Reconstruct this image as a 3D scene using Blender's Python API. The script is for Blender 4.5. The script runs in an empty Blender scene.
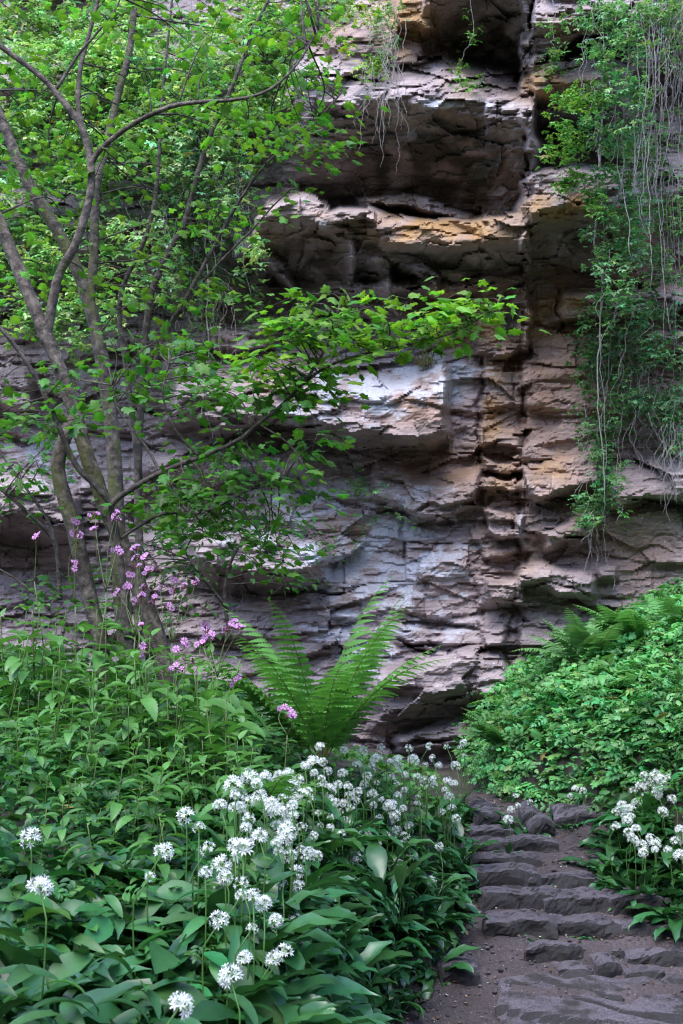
import bpy, math
import numpy as np

rng = np.random.default_rng(7)
SC = bpy.context.scene
COL = SC.collection
R = math.radians

# ------------------------------------------------------------------ camera maths
FPX = 1098.0
PITCH = math.atan(148 / FPX)
CAMZ = 1.5
CT, ST = math.cos(PITCH), math.sin(PITCH)


def rays(px, py):
    x = (np.asarray(px, float) - 341.5) / FPX
    y = (512 - np.asarray(py, float)) / FPX
    d = np.stack(np.broadcast_arrays(x, CT - y * ST, ST + y * CT), -1)
    return d / d[..., 1:2]


def at(px, py, Y):
    return rays(px, py) * np.asarray(Y, float)[..., None] + np.array([0, 0, CAMZ])


# ------------------------------------------------------------------ noise
def hash2(ix, iy, seed):
    h = (ix.astype(np.int64) * 374761393 + iy.astype(np.int64) * 668265263 + seed * 2147483647) & 0xFFFFFFFF
    h = ((h ^ (h >> 13)) * 1274126177) & 0xFFFFFFFF
    h = ((h ^ (h >> 16)) * 2246822519) & 0xFFFFFFFF
    return ((h ^ (h >> 15)) & 0xFFFFFF) / float(0xFFFFFF)


def noise2(x, y, seed=0):
    x, y = np.broadcast_arrays(np.asarray(x, float), np.asarray(y, float))
    ix, iy = np.floor(x), np.floor(y)
    fx, fy = x - ix, y - iy
    ux, uy = fx * fx * fx * (fx * (fx * 6 - 15) + 10), fy * fy * fy * (fy * (fy * 6 - 15) + 10)

    def g(dx, dy):
        a = hash2(ix + dx, iy + dy, seed) * 2 * math.pi
        return np.cos(a) * (fx - dx) + np.sin(a) * (fy - dy)
    a = g(0, 0) * (1 - ux) + g(1, 0) * ux
    b = g(0, 1) * (1 - ux) + g(1, 1) * ux
    return (a * (1 - uy) + b * uy) * 1.5


def fbm(x, y, o=4, seed=0):
    s, a = 0, 1.0
    for k in range(o):
        s = s + a * noise2(x * 2 ** k + 17.3 * k, y * 2 ** k - 9.1 * k, seed + k)
        a *= 0.5
    return s


def ss(a, b, x):
    t = np.clip((x - a) / (b - a), 0, 1)
    return t * t * (3 - 2 * t)


# ------------------------------------------------------------------ mesh builder
class MB:
    def __init__(self):
        self.V, self.L, self.S, self.C, self.M = [], [], [], [], []
        self.n = 0

    def add(self, v, loops, sizes, col=(1, 1, 1, 1), mi=0):
        v = np.asarray(v, float).reshape(-1, 3)
        self.V.append(v)
        self.L.append(np.asarray(loops, np.int64) + self.n)
        self.S.append(np.asarray(sizes, np.int64))
        c = np.asarray(col, float)
        self.C.append(np.broadcast_to(c, (len(v), 4)) if c.ndim == 1 else c)
        self.M.append(np.full(len(sizes), mi, np.int64))
        self.n += len(v)

    def inst(self, proto, M, T, col, mi=0):
        """proto = (v, loops, sizes); M (n,3,3) with columns = axes, T (n,3), col (n,4)"""
        v, l, s = proto[:3]
        n = len(T)
        if n == 0:
            return
        W = np.einsum('nij,vj->nvi', M, v) + T[:, None, :]
        loops = (np.asarray(l)[None, :] + (np.arange(n) * len(v))[:, None]).ravel()
        sizes = np.tile(np.asarray(s), n)
        shade = proto[3] if len(proto) > 3 else np.ones(len(v))
        c = np.repeat(np.asarray(col, float)[:, None, :], len(v), 1).copy()
        c[..., :3] *= shade[None, :, None]
        self.add(W.reshape(-1, 3), loops, sizes, c.reshape(-1, 4), mi)

    def mesh(self, name, mats, smooth=True):
        me = bpy.data.meshes.new(name)
        V = np.concatenate(self.V)
        L = np.concatenate(self.L)
        S = np.concatenate(self.S)
        me.vertices.add(len(V))
        me.vertices.foreach_set('co', V.astype(np.float32).ravel())
        me.loops.add(len(L))
        me.loops.foreach_set('vertex_index', L.astype(np.int32))
        me.polygons.add(len(S))
        st = np.concatenate([[0], np.cumsum(S)[:-1]]).astype(np.int32)
        me.polygons.foreach_set('loop_start', st)
        me.polygons.foreach_set('loop_total', S.astype(np.int32))
        me.polygons.foreach_set('material_index', np.concatenate(self.M).astype(np.int32))
        me.polygons.foreach_set('use_smooth', np.full(len(S), smooth, bool))
        a = me.attributes.new('tint', 'FLOAT_COLOR', 'POINT')
        a.data.foreach_set('color', np.concatenate(self.C).astype(np.float32).ravel())
        for m in (mats if isinstance(mats, (list, tuple)) else [mats]):
            me.materials.append(m)
        me.update()
        me.validate()
        return me

    def build(self, name, mats, parent=None, smooth=True):
        o = bpy.data.objects.new(name, self.mesh(name, mats, smooth))
        COL.objects.link(o)
        if parent is not None:
            o.parent = parent
        return o


def tag(o, label=None, cat=None, group=None, kind=None):
    for k, v in (('label', label), ('category', cat), ('group', group), ('kind', kind)):
        if v:
            o[k] = v
    return o


def empty(name, loc=(0, 0, 0), rz=0.0, scale=1.0):
    o = bpy.data.objects.new(name, None)
    COL.objects.link(o)
    o.location = [float(c) for c in loc]
    o.rotation_euler = (0, 0, rz)
    o.scale = (scale,) * 3
    o.empty_display_size = 0.05
    return o


def link_mesh(name, me, parent, loc=(0, 0, 0), rot=(0, 0, 0), scale=1.0):
    o = bpy.data.objects.new(name, me)
    COL.objects.link(o)
    o.parent = parent
    o.location = [float(c) for c in loc]
    o.rotation_euler = rot
    o.scale = (scale,) * 3
    return o


def grid_faces(nr, nc):
    i = np.arange(nr - 1)[:, None] * nc + np.arange(nc - 1)[None, :]
    q = np.stack([i, i + 1, i + nc + 1, i + nc], -1).reshape(-1, 4)
    return q.ravel(), np.full(len(q), 4)


def resample(P, n):
    P = np.asarray(P, float)
    k = len(P)
    if k == 2:
        t = np.linspace(0, 1, n)[:, None]
        return P[0] * (1 - t) + P[1] * t
    Q = np.vstack([2 * P[0] - P[1], P, 2 * P[-1] - P[-2]])
    t = np.linspace(0, k - 1 - 1e-6, n)
    i = t.astype(int)
    u = (t - i)[:, None]
    a, b, c, d = Q[i], Q[i + 1], Q[i + 2], Q[i + 3]
    return 0.5 * (2 * b + (c - a) * u + (2 * a - 5 * b + 4 * c - d) * u ** 2 + (3 * b - a - 3 * c + d) * u ** 3)


def add_tube(mb, P, rad, sides=6, col=(1, 1, 1, 1), mi=0, lump=0.0, seed=0):
    P = np.asarray(P, float)
    n = len(P)
    rad = np.broadcast_to(np.asarray(rad, float), (n,))
    T = np.gradient(P, axis=0)
    T /= np.linalg.norm(T, axis=1, keepdims=True) + 1e-9
    ref = np.array([0.31, 0.2, 0.93]) if abs(T[:, 2]).mean() < 0.8 else np.array([0.95, 0.3, 0.1])
    A = np.cross(T, ref)
    A /= np.linalg.norm(A, axis=1, keepdims=True) + 1e-9
    B = np.cross(T, A)
    th = np.arange(sides) / sides * 2 * math.pi
    rr = rad[:, None] * np.ones(sides)
    if lump:
        rr = rr * (1 + lump * noise2(np.arange(n)[:, None] * 0.35 + seed, np.cos(th) * 1.3 + np.sin(th) * 2 + seed * 1.7, 5))
    V = P[:, None] + rr[..., None] * (np.cos(th)[None, :, None] * A[:, None] + np.sin(th)[None, :, None] * B[:, None])
    i = np.arange(n - 1)[:, None] * sides + np.arange(sides)[None]
    j = np.arange(n - 1)[:, None] * sides + (np.arange(sides)[None] + 1) % sides
    q = np.stack([i, j, j + sides, i + sides], -1).reshape(-1, 4)
    loops = np.concatenate([q.ravel(), np.arange(sides)[::-1], (n - 1) * sides + np.arange(sides)])
    sizes = np.concatenate([np.full(len(q), 4), [sides, sides]])
    mb.add(V.reshape(-1, 3), loops, sizes, col, mi)


def frames(d, nrm):
    d = d / (np.linalg.norm(d, axis=-1, keepdims=True) + 1e-9)
    x = np.cross(d, nrm)
    x /= np.linalg.norm(x, axis=-1, keepdims=True) + 1e-9
    z = np.cross(x, d)
    return np.stack([x, d, z], -1)


def rand_col(n, base, var=0.25, hue=0.12, r=rng):
    b = np.tile(np.asarray(base, float), (n, 1))
    b *= (1 + var * r.normal(size=(n, 1))).clip(0.45, 1.9)
    b[:, 0] *= (1 + hue * 2 * r.normal(size=n)).clip(0.5, 2.2)
    b[:, 2] *= (1 + hue * r.normal(size=n)).clip(0.5, 1.8)
    return np.concatenate([b, np.ones((n, 1))], 1)


# ------------------------------------------------------------------ materials
def mat(name):
    m = bpy.data.materials.new(name)
    m.use_nodes = True
    nt = m.node_tree
    nt.nodes.clear()
    return m, nt.nodes, nt.links


def N(nodes, t, **kw):
    n = nodes.new(t)
    for k, v in kw.items():
        if k.startswith('i_'):
            key = k[2:]
            n.inputs[int(key) if key.isdigit() else key.replace('_', ' ')].default_value = v
        else:
            setattr(n, k, v)
    return n


def ramp(nodes, stops):
    n = nodes.new('ShaderNodeValToRGB')
    e = n.color_ramp.elements
    while len(e) < len(stops):
        e.new(0.5)
    for x, (p, c) in zip(e, stops):
        x.position = p
        x.color = c if len(c) == 4 else (*c, 1)
    return n


def mixc(nodes, links, f, a, b, mode='MIX'):
    n = nodes.new('ShaderNodeMix')
    n.data_type = 'RGBA'
    n.blend_type = mode
    for s, v in ((0, f), (6, a), (7, b)):
        if hasattr(v, 'is_linked'):
            links.new(v, n.inputs[s])
        else:
            n.inputs[s].default_value = v if not isinstance(v, tuple) else (*v, 1)[:4]
    return n.outputs[2]


def math_(nodes, links, op, a, b=0.0):
    n = nodes.new('ShaderNodeMath')
    n.operation = op
    n.use_clamp = False
    for s, v in ((0, a), (1, b)):
        if hasattr(v, 'is_linked'):
            links.new(v, n.inputs[s])
        else:
            n.inputs[s].default_value = v
    return n.outputs[0]


def leaf_material(name, rough=0.42, trans=0.35, spec=0.5, through=(1.6, 1.75, 0.7)):
    m, n, l = mat(name)
    out = N(n, 'ShaderNodeOutputMaterial')
    at_ = N(n, 'ShaderNodeAttribute', attribute_name='tint')
    tc = N(n, 'ShaderNodeTexCoord')
    nz = N(n, 'ShaderNodeTexNoise', i_Scale=38.0, i_Detail=2.0)
    l.new(tc.outputs['Object'], nz.inputs['Vector'])
    rp = ramp(n, [(0.3, (0.82, 0.84, 0.8)), (0.7, (1.12, 1.1, 1.06))])
    l.new(nz.outputs[0], rp.inputs[0])
    c = mixc(n, l, 1.0, at_.outputs['Color'], rp.outputs[0], 'MULTIPLY')
    p = N(n, 'ShaderNodeBsdfPrincipled', i_Roughness=rough)
    p.inputs['Specular IOR Level'].default_value = spec
    l.new(c, p.inputs['Base Color'])
    t = N(n, 'ShaderNodeBsdfTranslucent')
    ct = mixc(n, l, 1.0, c, through, 'MULTIPLY')
    l.new(ct, t.inputs[0])
    mx = N(n, 'ShaderNodeMixShader', i_0=trans)
    l.new(p.outputs[0], mx.inputs[1])
    l.new(t.outputs[0], mx.inputs[2])
    l.new(mx.outputs[0], out.inputs[0])
    return m


M_LEAF = leaf_material('tree_leaf', 0.5, 0.42, 0.35, (1.5, 1.65, 0.7))
M_GARLIC = leaf_material('garlic_leaf', 0.33, 0.22, 0.55, (1.4, 1.5, 0.8))
M_HERB = leaf_material('herb_leaf', 0.45, 0.3, 0.4, (1.3, 1.45, 0.8))
M_LITTER = leaf_material('dry_litter', 0.8, 0.05, 0.2)
M_PETAL = leaf_material('petal', 0.6, 0.3, 0.2, (1.0, 1.0, 1.0))


def bark_material():
    m, n, l = mat('bark')
    out = N(n, 'ShaderNodeOutputMaterial')
    p = N(n, 'ShaderNodeBsdfPrincipled', i_Roughness=0.85)
    tc = N(n, 'ShaderNodeTexCoord')
    at_ = N(n, 'ShaderNodeAttribute', attribute_name='tint')
    nz = N(n, 'ShaderNodeTexNoise', i_Scale=22.0, i_Detail=6.0, i_Roughness=0.65)
    l.new(tc.outputs['Object'], nz.inputs['Vector'])
    r1 = ramp(n, [(0.32, (0.024, 0.017, 0.013)), (0.48, (0.085, 0.063, 0.050)), (0.66, (0.23, 0.18, 0.15))])
    l.new(nz.outputs[0], r1.inputs[0])
    mp = N(n, 'ShaderNodeMapping')
    mp.inputs['Scale'].default_value = (1, 1, 0.45)
    l.new(tc.outputs['Object'], mp.inputs[0])
    nm = N(n, 'ShaderNodeTexNoise', i_Scale=5.5, i_Detail=4.0, i_Roughness=0.7)
    l.new(mp.outputs[0], nm.inputs['Vector'])
    sep = N(n, 'ShaderNodeSeparateColor')
    l.new(at_.outputs['Color'], sep.inputs[0])
    # red channel of tint = how mossy the stem is, green = brightness of the bark
    mm = math_(n, l, 'ADD', nm.outputs[0], math_(n, l, 'MULTIPLY', math_(n, l, 'SUBTRACT', sep.outputs[0], 0.5), 0.5))
    r2 = ramp(n, [(0.52, (0, 0, 0)), (0.62, (1, 1, 1))])
    l.new(mm, r2.inputs[0])
    moss = mixc(n, l, nz.outputs[0], (0.045, 0.05, 0.014), (0.115, 0.11, 0.03))
    br = mixc(n, l, 1.0, r1.outputs[0], sep.outputs[1], 'MULTIPLY')
    c = mixc(n, l, r2.outputs[0], br, moss)
    l.new(c, p.inputs['Base Color'])
    bp = N(n, 'ShaderNodeBump', i_Strength=0.9, i_Distance=0.02)
    l.new(nz.outputs[0], bp.inputs['Height'])
    l.new(bp.outputs[0], p.inputs['Normal'])
    l.new(p.outputs[0], out.inputs[0])
    return m


M_BARK = bark_material()


def flat_material(name, c1, c2, scale, rough=0.9, bump=0.4, dist=0.01, use_tint=False):
    m, n, l = mat(name)
    out = N(n, 'ShaderNodeOutputMaterial')
    p = N(n, 'ShaderNodeBsdfPrincipled', i_Roughness=rough)
    tc = N(n, 'ShaderNodeTexCoord')
    nz = N(n, 'ShaderNodeTexNoise', i_Scale=scale, i_Detail=7.0, i_Roughness=0.68)
    l.new(tc.outputs['Object'], nz.inputs['Vector'])
    rp = ramp(n, [(0.32, c1), (0.68, c2)])
    l.new(nz.outputs[0], rp.inputs[0])
    c = rp.outputs[0]
    if use_tint:
        at_ = N(n, 'ShaderNodeAttribute', attribute_name='tint')
        c = mixc(n, l, 1.0, c, at_.outputs['Color'], 'MULTIPLY')
    l.new(c, p.inputs['Base Color'])
    bp = N(n, 'ShaderNodeBump', i_Strength=bump, i_Distance=dist)
    l.new(nz.outputs[0], bp.inputs['Height'])
    l.new(bp.outputs[0], p.inputs['Normal'])
    l.new(p.outputs[0], out.inputs[0])
    return m


M_SOIL = flat_material('soil', (0.022, 0.018, 0.014), (0.065, 0.052, 0.04), 6.0, 0.95, 0.6, 0.03)
M_VINE = flat_material('dry_vine', (0.14, 0.115, 0.10), (0.42, 0.37, 0.35), 30.0, 0.85, 0.3, 0.004, True)


def path_material():
    m, n, l = mat('path_earth')
    out = N(n, 'ShaderNodeOutputMaterial')
    p = N(n, 'ShaderNodeBsdfPrincipled', i_Roughness=0.9)
    tc = N(n, 'ShaderNodeTexCoord')
    a = N(n, 'ShaderNodeTexNoise', i_Scale=2.6, i_Detail=6.0, i_Roughness=0.65)
    b = N(n, 'ShaderNodeTexNoise', i_Scale=75.0, i_Detail=4.0, i_Roughness=0.7)
    v = N(n, 'ShaderNodeTexVoronoi', i_Scale=60.0)
    for q in (a, b, v):
        l.new(tc.outputs['Object'], q.inputs['Vector'])
    ra = ramp(n, [(0.35, (0.032, 0.023, 0.023)), (0.65, (0.066, 0.050, 0.053))])
    l.new(a.outputs[0], ra.inputs[0])
    rb = ramp(n, [(0.3, (0.5, 0.48, 0.47)), (0.55, (0.95, 0.93, 0.92)), (0.75, (1.7, 1.6, 1.55))])
    l.new(b.outputs[0], rb.inputs[0])
    c = mixc(n, l, 1.0, ra.outputs[0], rb.outputs[0], 'MULTIPLY')
    rv = ramp(n, [(0.0, (1, 1, 1)), (0.22, (0, 0, 0))])
    l.new(v.outputs['Distance'], rv.inputs[0])
    gate = ramp(n, [(0.62, (0, 0, 0)), (0.7, (1, 1, 1))])
    sc = N(n, 'ShaderNodeSeparateColor')
    l.new(v.outputs['Color'], sc.inputs[0])
    l.new(sc.outputs[0], gate.inputs[0])
    f = math_(n, l, 'MULTIPLY', rv.outputs[0], gate.outputs[0])
    c = mixc(n, l, f, c, (0.30, 0.25, 0.24))
    l.new(c, p.inputs['Base Color'])
    h = math_(n, l, 'ADD', b.outputs[0], math_(n, l, 'MULTIPLY', f, 0.5))
    bp = N(n, 'ShaderNodeBump', i_Strength=0.7, i_Distance=0.012)
    l.new(h, bp.inputs['Height'])
    l.new(bp.outputs[0], p.inputs['Normal'])
    l.new(p.outputs[0], out.inputs[0])
    return m


M_PATH = path_material()


def stone_material():
    m, n, l = mat('step_rock')
    out = N(n, 'ShaderNodeOutputMaterial')
    p = N(n, 'ShaderNodeBsdfPrincipled', i_Roughness=0.8)
    p.inputs['Specular IOR Level'].default_value = 0.2
    tc = N(n, 'ShaderNodeTexCoord')
    at_ = N(n, 'ShaderNodeAttribute', attribute_name='tint')
    a = N(n, 'ShaderNodeTexNoise', i_Scale=8.0, i_Detail=9.0, i_Roughness=0.75)
    b = N(n, 'ShaderNodeTexNoise', i_Scale=110.0, i_Detail=3.0, i_Roughness=0.7)
    for q in (a, b):
        l.new(tc.outputs['Object'], q.inputs['Vector'])
    ra = ramp(n, [(0.3, (0.042, 0.037, 0.042)), (0.52, (0.095, 0.085, 0.098)), (0.75, (0.17, 0.155, 0.172))])
    l.new(a.outputs[0], ra.inputs[0])
    rb = ramp(n, [(0.35, (0.55, 0.55, 0.55)), (0.65, (1.45, 1.42, 1.42))])
    l.new(b.outputs[0], rb.inputs[0])
    c = mixc(n, l, 1.0, ra.outputs[0], rb.outputs[0], 'MULTIPLY')
    c = mixc(n, l, 1.0, c, at_.outputs['Color'], 'MULTIPLY')
    # trodden soil lies on the treads
    g2 = N(n, 'ShaderNodeNewGeometry')
    s2 = N(n, 'ShaderNodeSeparateXYZ')
    l.new(g2.outputs['True Normal'], s2.inputs[0])
    du = math_(n, l, 'ADD', math_(n, l, 'MULTIPLY', s2.outputs[2], 0.45), math_(n, l, 'MULTIPLY', a.outputs[0], 1.0))
    rdu = ramp(n, [(0.84, (0, 0, 0)), (1.0, (0.8, 0.8, 0.8))])
    l.new(du, rdu.inputs[0])
    c = mixc(n, l, rdu.outputs[0], c, mixc(n, l, b.outputs[0], (0.045, 0.037, 0.040), (0.135, 0.112, 0.122)))
    # a near-black tone, broken by noise, goes to the riser faces, soil dust to the treads
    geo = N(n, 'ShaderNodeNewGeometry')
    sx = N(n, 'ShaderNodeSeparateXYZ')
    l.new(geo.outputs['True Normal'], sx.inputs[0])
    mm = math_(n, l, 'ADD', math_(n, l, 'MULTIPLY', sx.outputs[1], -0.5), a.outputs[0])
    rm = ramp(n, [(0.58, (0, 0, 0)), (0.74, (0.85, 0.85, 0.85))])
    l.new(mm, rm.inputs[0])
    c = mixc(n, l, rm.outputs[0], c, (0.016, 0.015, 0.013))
    l.new(c, p.inputs['Base Color'])
    h = math_(n, l, 'ADD', a.outputs[0], math_(n, l, 'MULTIPLY', b.outputs[0], 0.15))
    bp = N(n, 'ShaderNodeBump', i_Strength=0.8, i_Distance=0.02)
    l.new(h, bp.inputs['Height'])
    l.new(bp.outputs[0], p.inputs['Normal'])
    l.new(p.outputs[0], out.inputs[0])
    return m


M_STONE = stone_material()


def rock_material():
    m, n, l = mat('sandstone_cliff')
    out = N(n, 'ShaderNodeOutputMaterial')
    p = N(n, 'ShaderNodeBsdfPrincipled', i_Roughness=0.8)
    p.inputs['Specular IOR Level'].default_value = 0.35
    tc = N(n, 'ShaderNodeTexCoord')
    st = N(n, 'ShaderNodeAttribute', attribute_name='tint')     # R lichen, G ochre, B dark crust with overhang shade painted in
    rd = N(n, 'ShaderNodeAttribute', attribute_name='redness')
    sep = N(n, 'ShaderNodeSeparateColor')
    l.new(st.outputs['Color'], sep.inputs[0])
    mp = N(n, 'ShaderNodeMapping')
    mp.inputs['Scale'].default_value = (0.45, 0.45, 2.4)
    l.new(tc.outputs['Object'], mp.inputs[0])
    big = N(n, 'ShaderNodeTexNoise', i_Scale=1.7, i_Detail=6.0, i_Roughness=0.62)
    mid = N(n, 'ShaderNodeTexNoise', i_Scale=9.0, i_Detail=8.0, i_Roughness=0.72)
    fine = N(n, 'ShaderNodeTexNoise', i_Scale=55.0, i_Detail=6.0, i_Roughness=0.75)
    l.new(tc.outputs['Object'], big.inputs['Vector'])
    l.new(mp.outputs[0], mid.inputs['Vector'])
    l.new(tc.outputs['Object'], fine.inputs['Vector'])
    base = ramp(n, [(0.3, (0.12, 0.092, 0.09)), (0.46, (0.30, 0.245, 0.24)), (0.66, (0.47, 0.40, 0.39))])
    l.new(mid.outputs[0], base.inputs[0])
    ln = ramp(n, [(0.35, (0.65, 0.62, 0.62)), (0.7, (1.2, 1.16, 1.2))])
    l.new(big.outputs[0], ln.inputs[0])
    c = mixc(n, l, 1.0, base.outputs[0], ln.outputs[0], 'MULTIPLY')

    def gated(src, tex, lo, hi, amt):
        s = math_(n, l, 'ADD', math_(n, l, 'MULTIPLY', src, amt), tex)
        r_ = ramp(n, [(lo, (0, 0, 0)), (hi, (1, 1, 1))])
        l.new(s, r_.inputs[0])
        return r_.outputs[0]
    red = mixc(n, l, mid.outputs[0], (0.17, 0.085, 0.06), (0.46, 0.28, 0.20))
    f = math_(n, l, 'MULTIPLY', rd.outputs['Fac'], gated(rd.outputs['Fac'], mid.outputs[0], 0.4, 0.8, 0.5))
    c = mixc(n, l, f, c, red)
    och = mixc(n, l, mid.outputs[0], (0.20, 0.10, 0.035), (0.54, 0.33, 0.15))
    f = math_(n, l, 'MULTIPLY', sep.outputs[1], gated(sep.outputs[1], mid.outputs[0], 0.3, 0.75, 0.55))
    c = mixc(n, l, f, c, och)
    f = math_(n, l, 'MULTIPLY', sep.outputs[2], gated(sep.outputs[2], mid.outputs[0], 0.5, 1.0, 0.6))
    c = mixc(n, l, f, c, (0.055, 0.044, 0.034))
    lich = mixc(n, l, fine.outputs[0], (0.33, 0.32, 0.37), (0.60, 0.59, 0.64))
    f = gated(sep.outputs[0], mid.outputs[0], 0.74, 0.88, 0.5)
    f = math_(n, l, 'MULTIPLY', f, gated(sep.outputs[0], fine.outputs[0], 0.5, 0.85, 0.35))
    c = mixc(n, l, f, c, lich)
    # scattered pale lichen specks
    v = N(n, 'ShaderNodeTexVoronoi', i_Scale=16.0)
    l.new(tc.outputs['Object'], v.inputs['Vector'])
    sv = N(n, 'ShaderNodeSeparateColor')
    l.new(v.outputs['Color'], sv.inputs[0])
    dd = math_(n, l, 'ADD', v.outputs['Distance'], math_(n, l, 'MULTIPLY', fine.outputs[0], 0.35))
    r1 = ramp(n, [(0.28, (1, 1, 1)), (0.33, (0, 0, 0))])
    l.new(dd, r1.inputs[0])
    gate = ramp(n, [(0.6, (0, 0, 0)), (0.66, (1, 1, 1))])
    l.new(sv.outputs[1], gate.inputs[0])
    f = math_(n, l, 'MULTIPLY', math_(n, l, 'MULTIPLY', r1.outputs[0], gate.outputs[0]), math_(n, l, 'SUBTRACT', 0.75, math_(n, l, 'MULTIPLY', sep.outputs[2], 0.8)))
    c = mixc(n, l, f, c, (0.5, 0.48, 0.5))
    # greenish algae film
    f = gated(sep.outputs[2], big.outputs[0], 0.75, 1.0, 0.25)
    c = mixc(n, l, math_(n, l, 'MULTIPLY', f, 0.5), c, (0.06, 0.07, 0.035))
    l.new(c, p.inputs['Base Color'])
    h = math_(n, l, 'ADD', mid.outputs[0], math_(n, l, 'MULTIPLY', fine.outputs[0], 0.35))
    bp = N(n, 'ShaderNodeBump', i_Strength=0.7, i_Distance=0.012)
    l.new(h, bp.inputs['Height'])
    l.new(bp.outputs[0], p.inputs['Normal'])
    l.new(p.outputs[0], out.inputs[0])
    return m


M_ROCK = rock_material()

# ------------------------------------------------------------------ terrain
XL_Y = [-60, 0, 2, 3.5, 4.4, 4.7, 5.0, 5.3, 6.2, 7.0, 9, 60]
XL_X = [-.15, -.15, .05, .1, .16, .22, .42, .56, .74, .78, .5, .5]
XR_Y = [-60, 0, 4.5, 5.5, 6.2, 6.6, 7.0, 7.6, 9, 60]
XR_X = [1.75, 1.75, 1.75, 1.62, 1.5, 1.3, 1.05, .92, .88, .88]
PZ_Y = [-60, 4.5, 6.3, 7.5, 9, 60]
PZ_Z = [0, 0, .57, .62, .66, .66]


def ground_z(X, Y):
    X, Y = np.broadcast_arrays(np.asarray(X, float), np.asarray(Y, float))
    xl, xr = np.interp(Y, XL_Y, XL_X), np.interp(Y, XR_Y, XR_X)
    z = np.interp(Y, PZ_Y, PZ_Z)
    wob = .05 * noise2(X * 2.3, Y * 2.3, 31)
    sl, sr = xl - X + wob, X - xr + wob
    far = ss(5.6, 7.6, Y)
    left = np.interp(Y, [0, 2.5, 3.5, 4.5, 5.2, 6.0, 7.5], [.6, .62, .8, .82, .55, .28, .14]) * ss(0, .34, sl) + .2 * ss(.1, 1.5, sl) + .3 * ss(.6, 2.6, sl) * ss(3.0, 6, Y)
    right = .3 * ss(0, .28, sr) + np.clip(sr, 0, 3.0) * (.24 + .31 * ss(5.2, 6.6, Y))
    z = z + left + right
    bank = np.maximum(ss(0.02, .2, sl), ss(.02, .2, sr))
    low_sky_block = 15 * ss(7, 30, -Y) + 9 * ss(7, 22, np.abs(X)) * (1 - ss(6, 16, Y))  # unseen slopes behind and beside the camera, added to block low sky light
    return z + bank * (.05 * fbm(X * 1.3, Y * 1.3, 3, 11)) + low_sky_block


def graded(lo, a, b, hi, step, k):
    return np.concatenate([lo + (a - lo) * (1 - np.linspace(1, 0, k) ** 2.2)[:-1], np.arange(a, b, step), b + (hi - b) * np.linspace(0, 1, k) ** 2.2])


gx = graded(-70, -4.2, 4.2, 70, .05, 22)
gy = graded(-70, .2, 9.6, 90, .05, 22)
GX, GY = np.meshgrid(gx, gy)
GZ = ground_z(GX, GY) + .02 * noise2(GX * 9, GY * 9, 3)
mb = MB()
lo_, si_ = grid_faces(len(gy), len(gx))
mb.add(np.stack([GX, GY, GZ - .012], -1), lo_, si_)
tag(mb.build('ground', M_SOIL), 'dark woodland soil under the plants on both banks', 'ground', kind='structure')

mb = MB()
py_ = np.arange(-3, 7.35, .022)
pu_ = np.linspace(0, 1, 80)
PU, PY = np.meshgrid(pu_, py_)
xl, xr = np.interp(PY, XL_Y, XL_X) - .03, np.interp(PY, XR_Y, XR_X) + .03
PX = xl + (xr - xl) * PU


STAIR_PY = [992, 967, 947, 922, 898, 876, 858, 844, 831]


def _foot(py):
    Y = np.linspace(4.0, 7.5, 1400)
    z = CAMZ - (py - 660) / FPX * Y
    return float(Y[np.argmin(np.abs(z - np.interp(Y, PZ_Y, PZ_Z)))])


STAIR_Y = np.array([_foot(q) for q in STAIR_PY])
STAIR_Z = np.interp(STAIR_Y, PZ_Y, PZ_Z)


def stair_extra(X, Y):
    """treads: level earth from one riser to the next, above the mean slope"""
    Yw = Y - .03 * noise2(X * 4, X * 0 + 3, 13)
    k = np.clip(np.searchsorted(STAIR_Y, Yw) - 1, 0, len(STAIR_Y) - 2)
    z0, z1 = STAIR_Z[k], STAIR_Z[k + 1]
    zs = z0 + (z1 - z0) * (.12 * (Yw - STAIR_Y[k]) / (STAIR_Y[k + 1] - STAIR_Y[k]) + .88 * ss(.015, .06, Yw - STAIR_Y[k]))
    inside = (Yw > STAIR_Y[0]) & (Yw < STAIR_Y[-1])
    left = np.interp(Y, [4.5, 4.9, 5.3, 6.3], [.42, .52, .62, .72])
    right = np.interp(Y, [4.5, 5.35, 5.6, 6.3], [3.0, 3.0, 1.18, 1.2])
    m = ss(0, .12, X - left) * (1 - ss(-.05, .1, X - right))
    return np.where(inside, zs - np.interp(Yw, PZ_Y, PZ_Z), 0) * m


def path_top(X, Y):
    return ground_z(X, Y) + stair_extra(X, Y) + .014 + .018 * fbm(X * 3.5, Y * 3.5, 3, 21) + .007 * noise2(X * 16, Y * 16, 8)


lo_, si_ = grid_faces(len(py_), len(pu_))
edge = np.minimum(PU, 1 - PU)
mb.add(np.stack([PX, PY, path_top(PX, PY) - .05 * (1 - ss(0, .05, edge))], -1), lo_, si_)
tag(mb.build('path', M_PATH), 'worn earth footpath climbing between stone steps', 'path', kind='structure')


def place(px, py, h, y0=1.2, y1=9.0):
    """ground point whose top, h metres above it, is seen at a pixel"""
    Y = np.arange(y0, y1, .01)
    P = at(np.full(len(Y), float(px)), np.full(len(Y), float(py)), Y)
    g = ground_z(P[:, 0], P[:, 1])
    ok = np.nonzero(P[:, 2] - g <= h)[0]
    k = ok[0] if len(ok) else len(Y) - 1
    return np.array([P[k, 0], P[k, 1], g[k]])


# ------------------------------------------------------------------ cliff
cx = np.arange(-250, 930, 1.65)
cy = np.arange(-230, 850, 1.65)
CX, CY = np.meshgrid(cx, cy)


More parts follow.
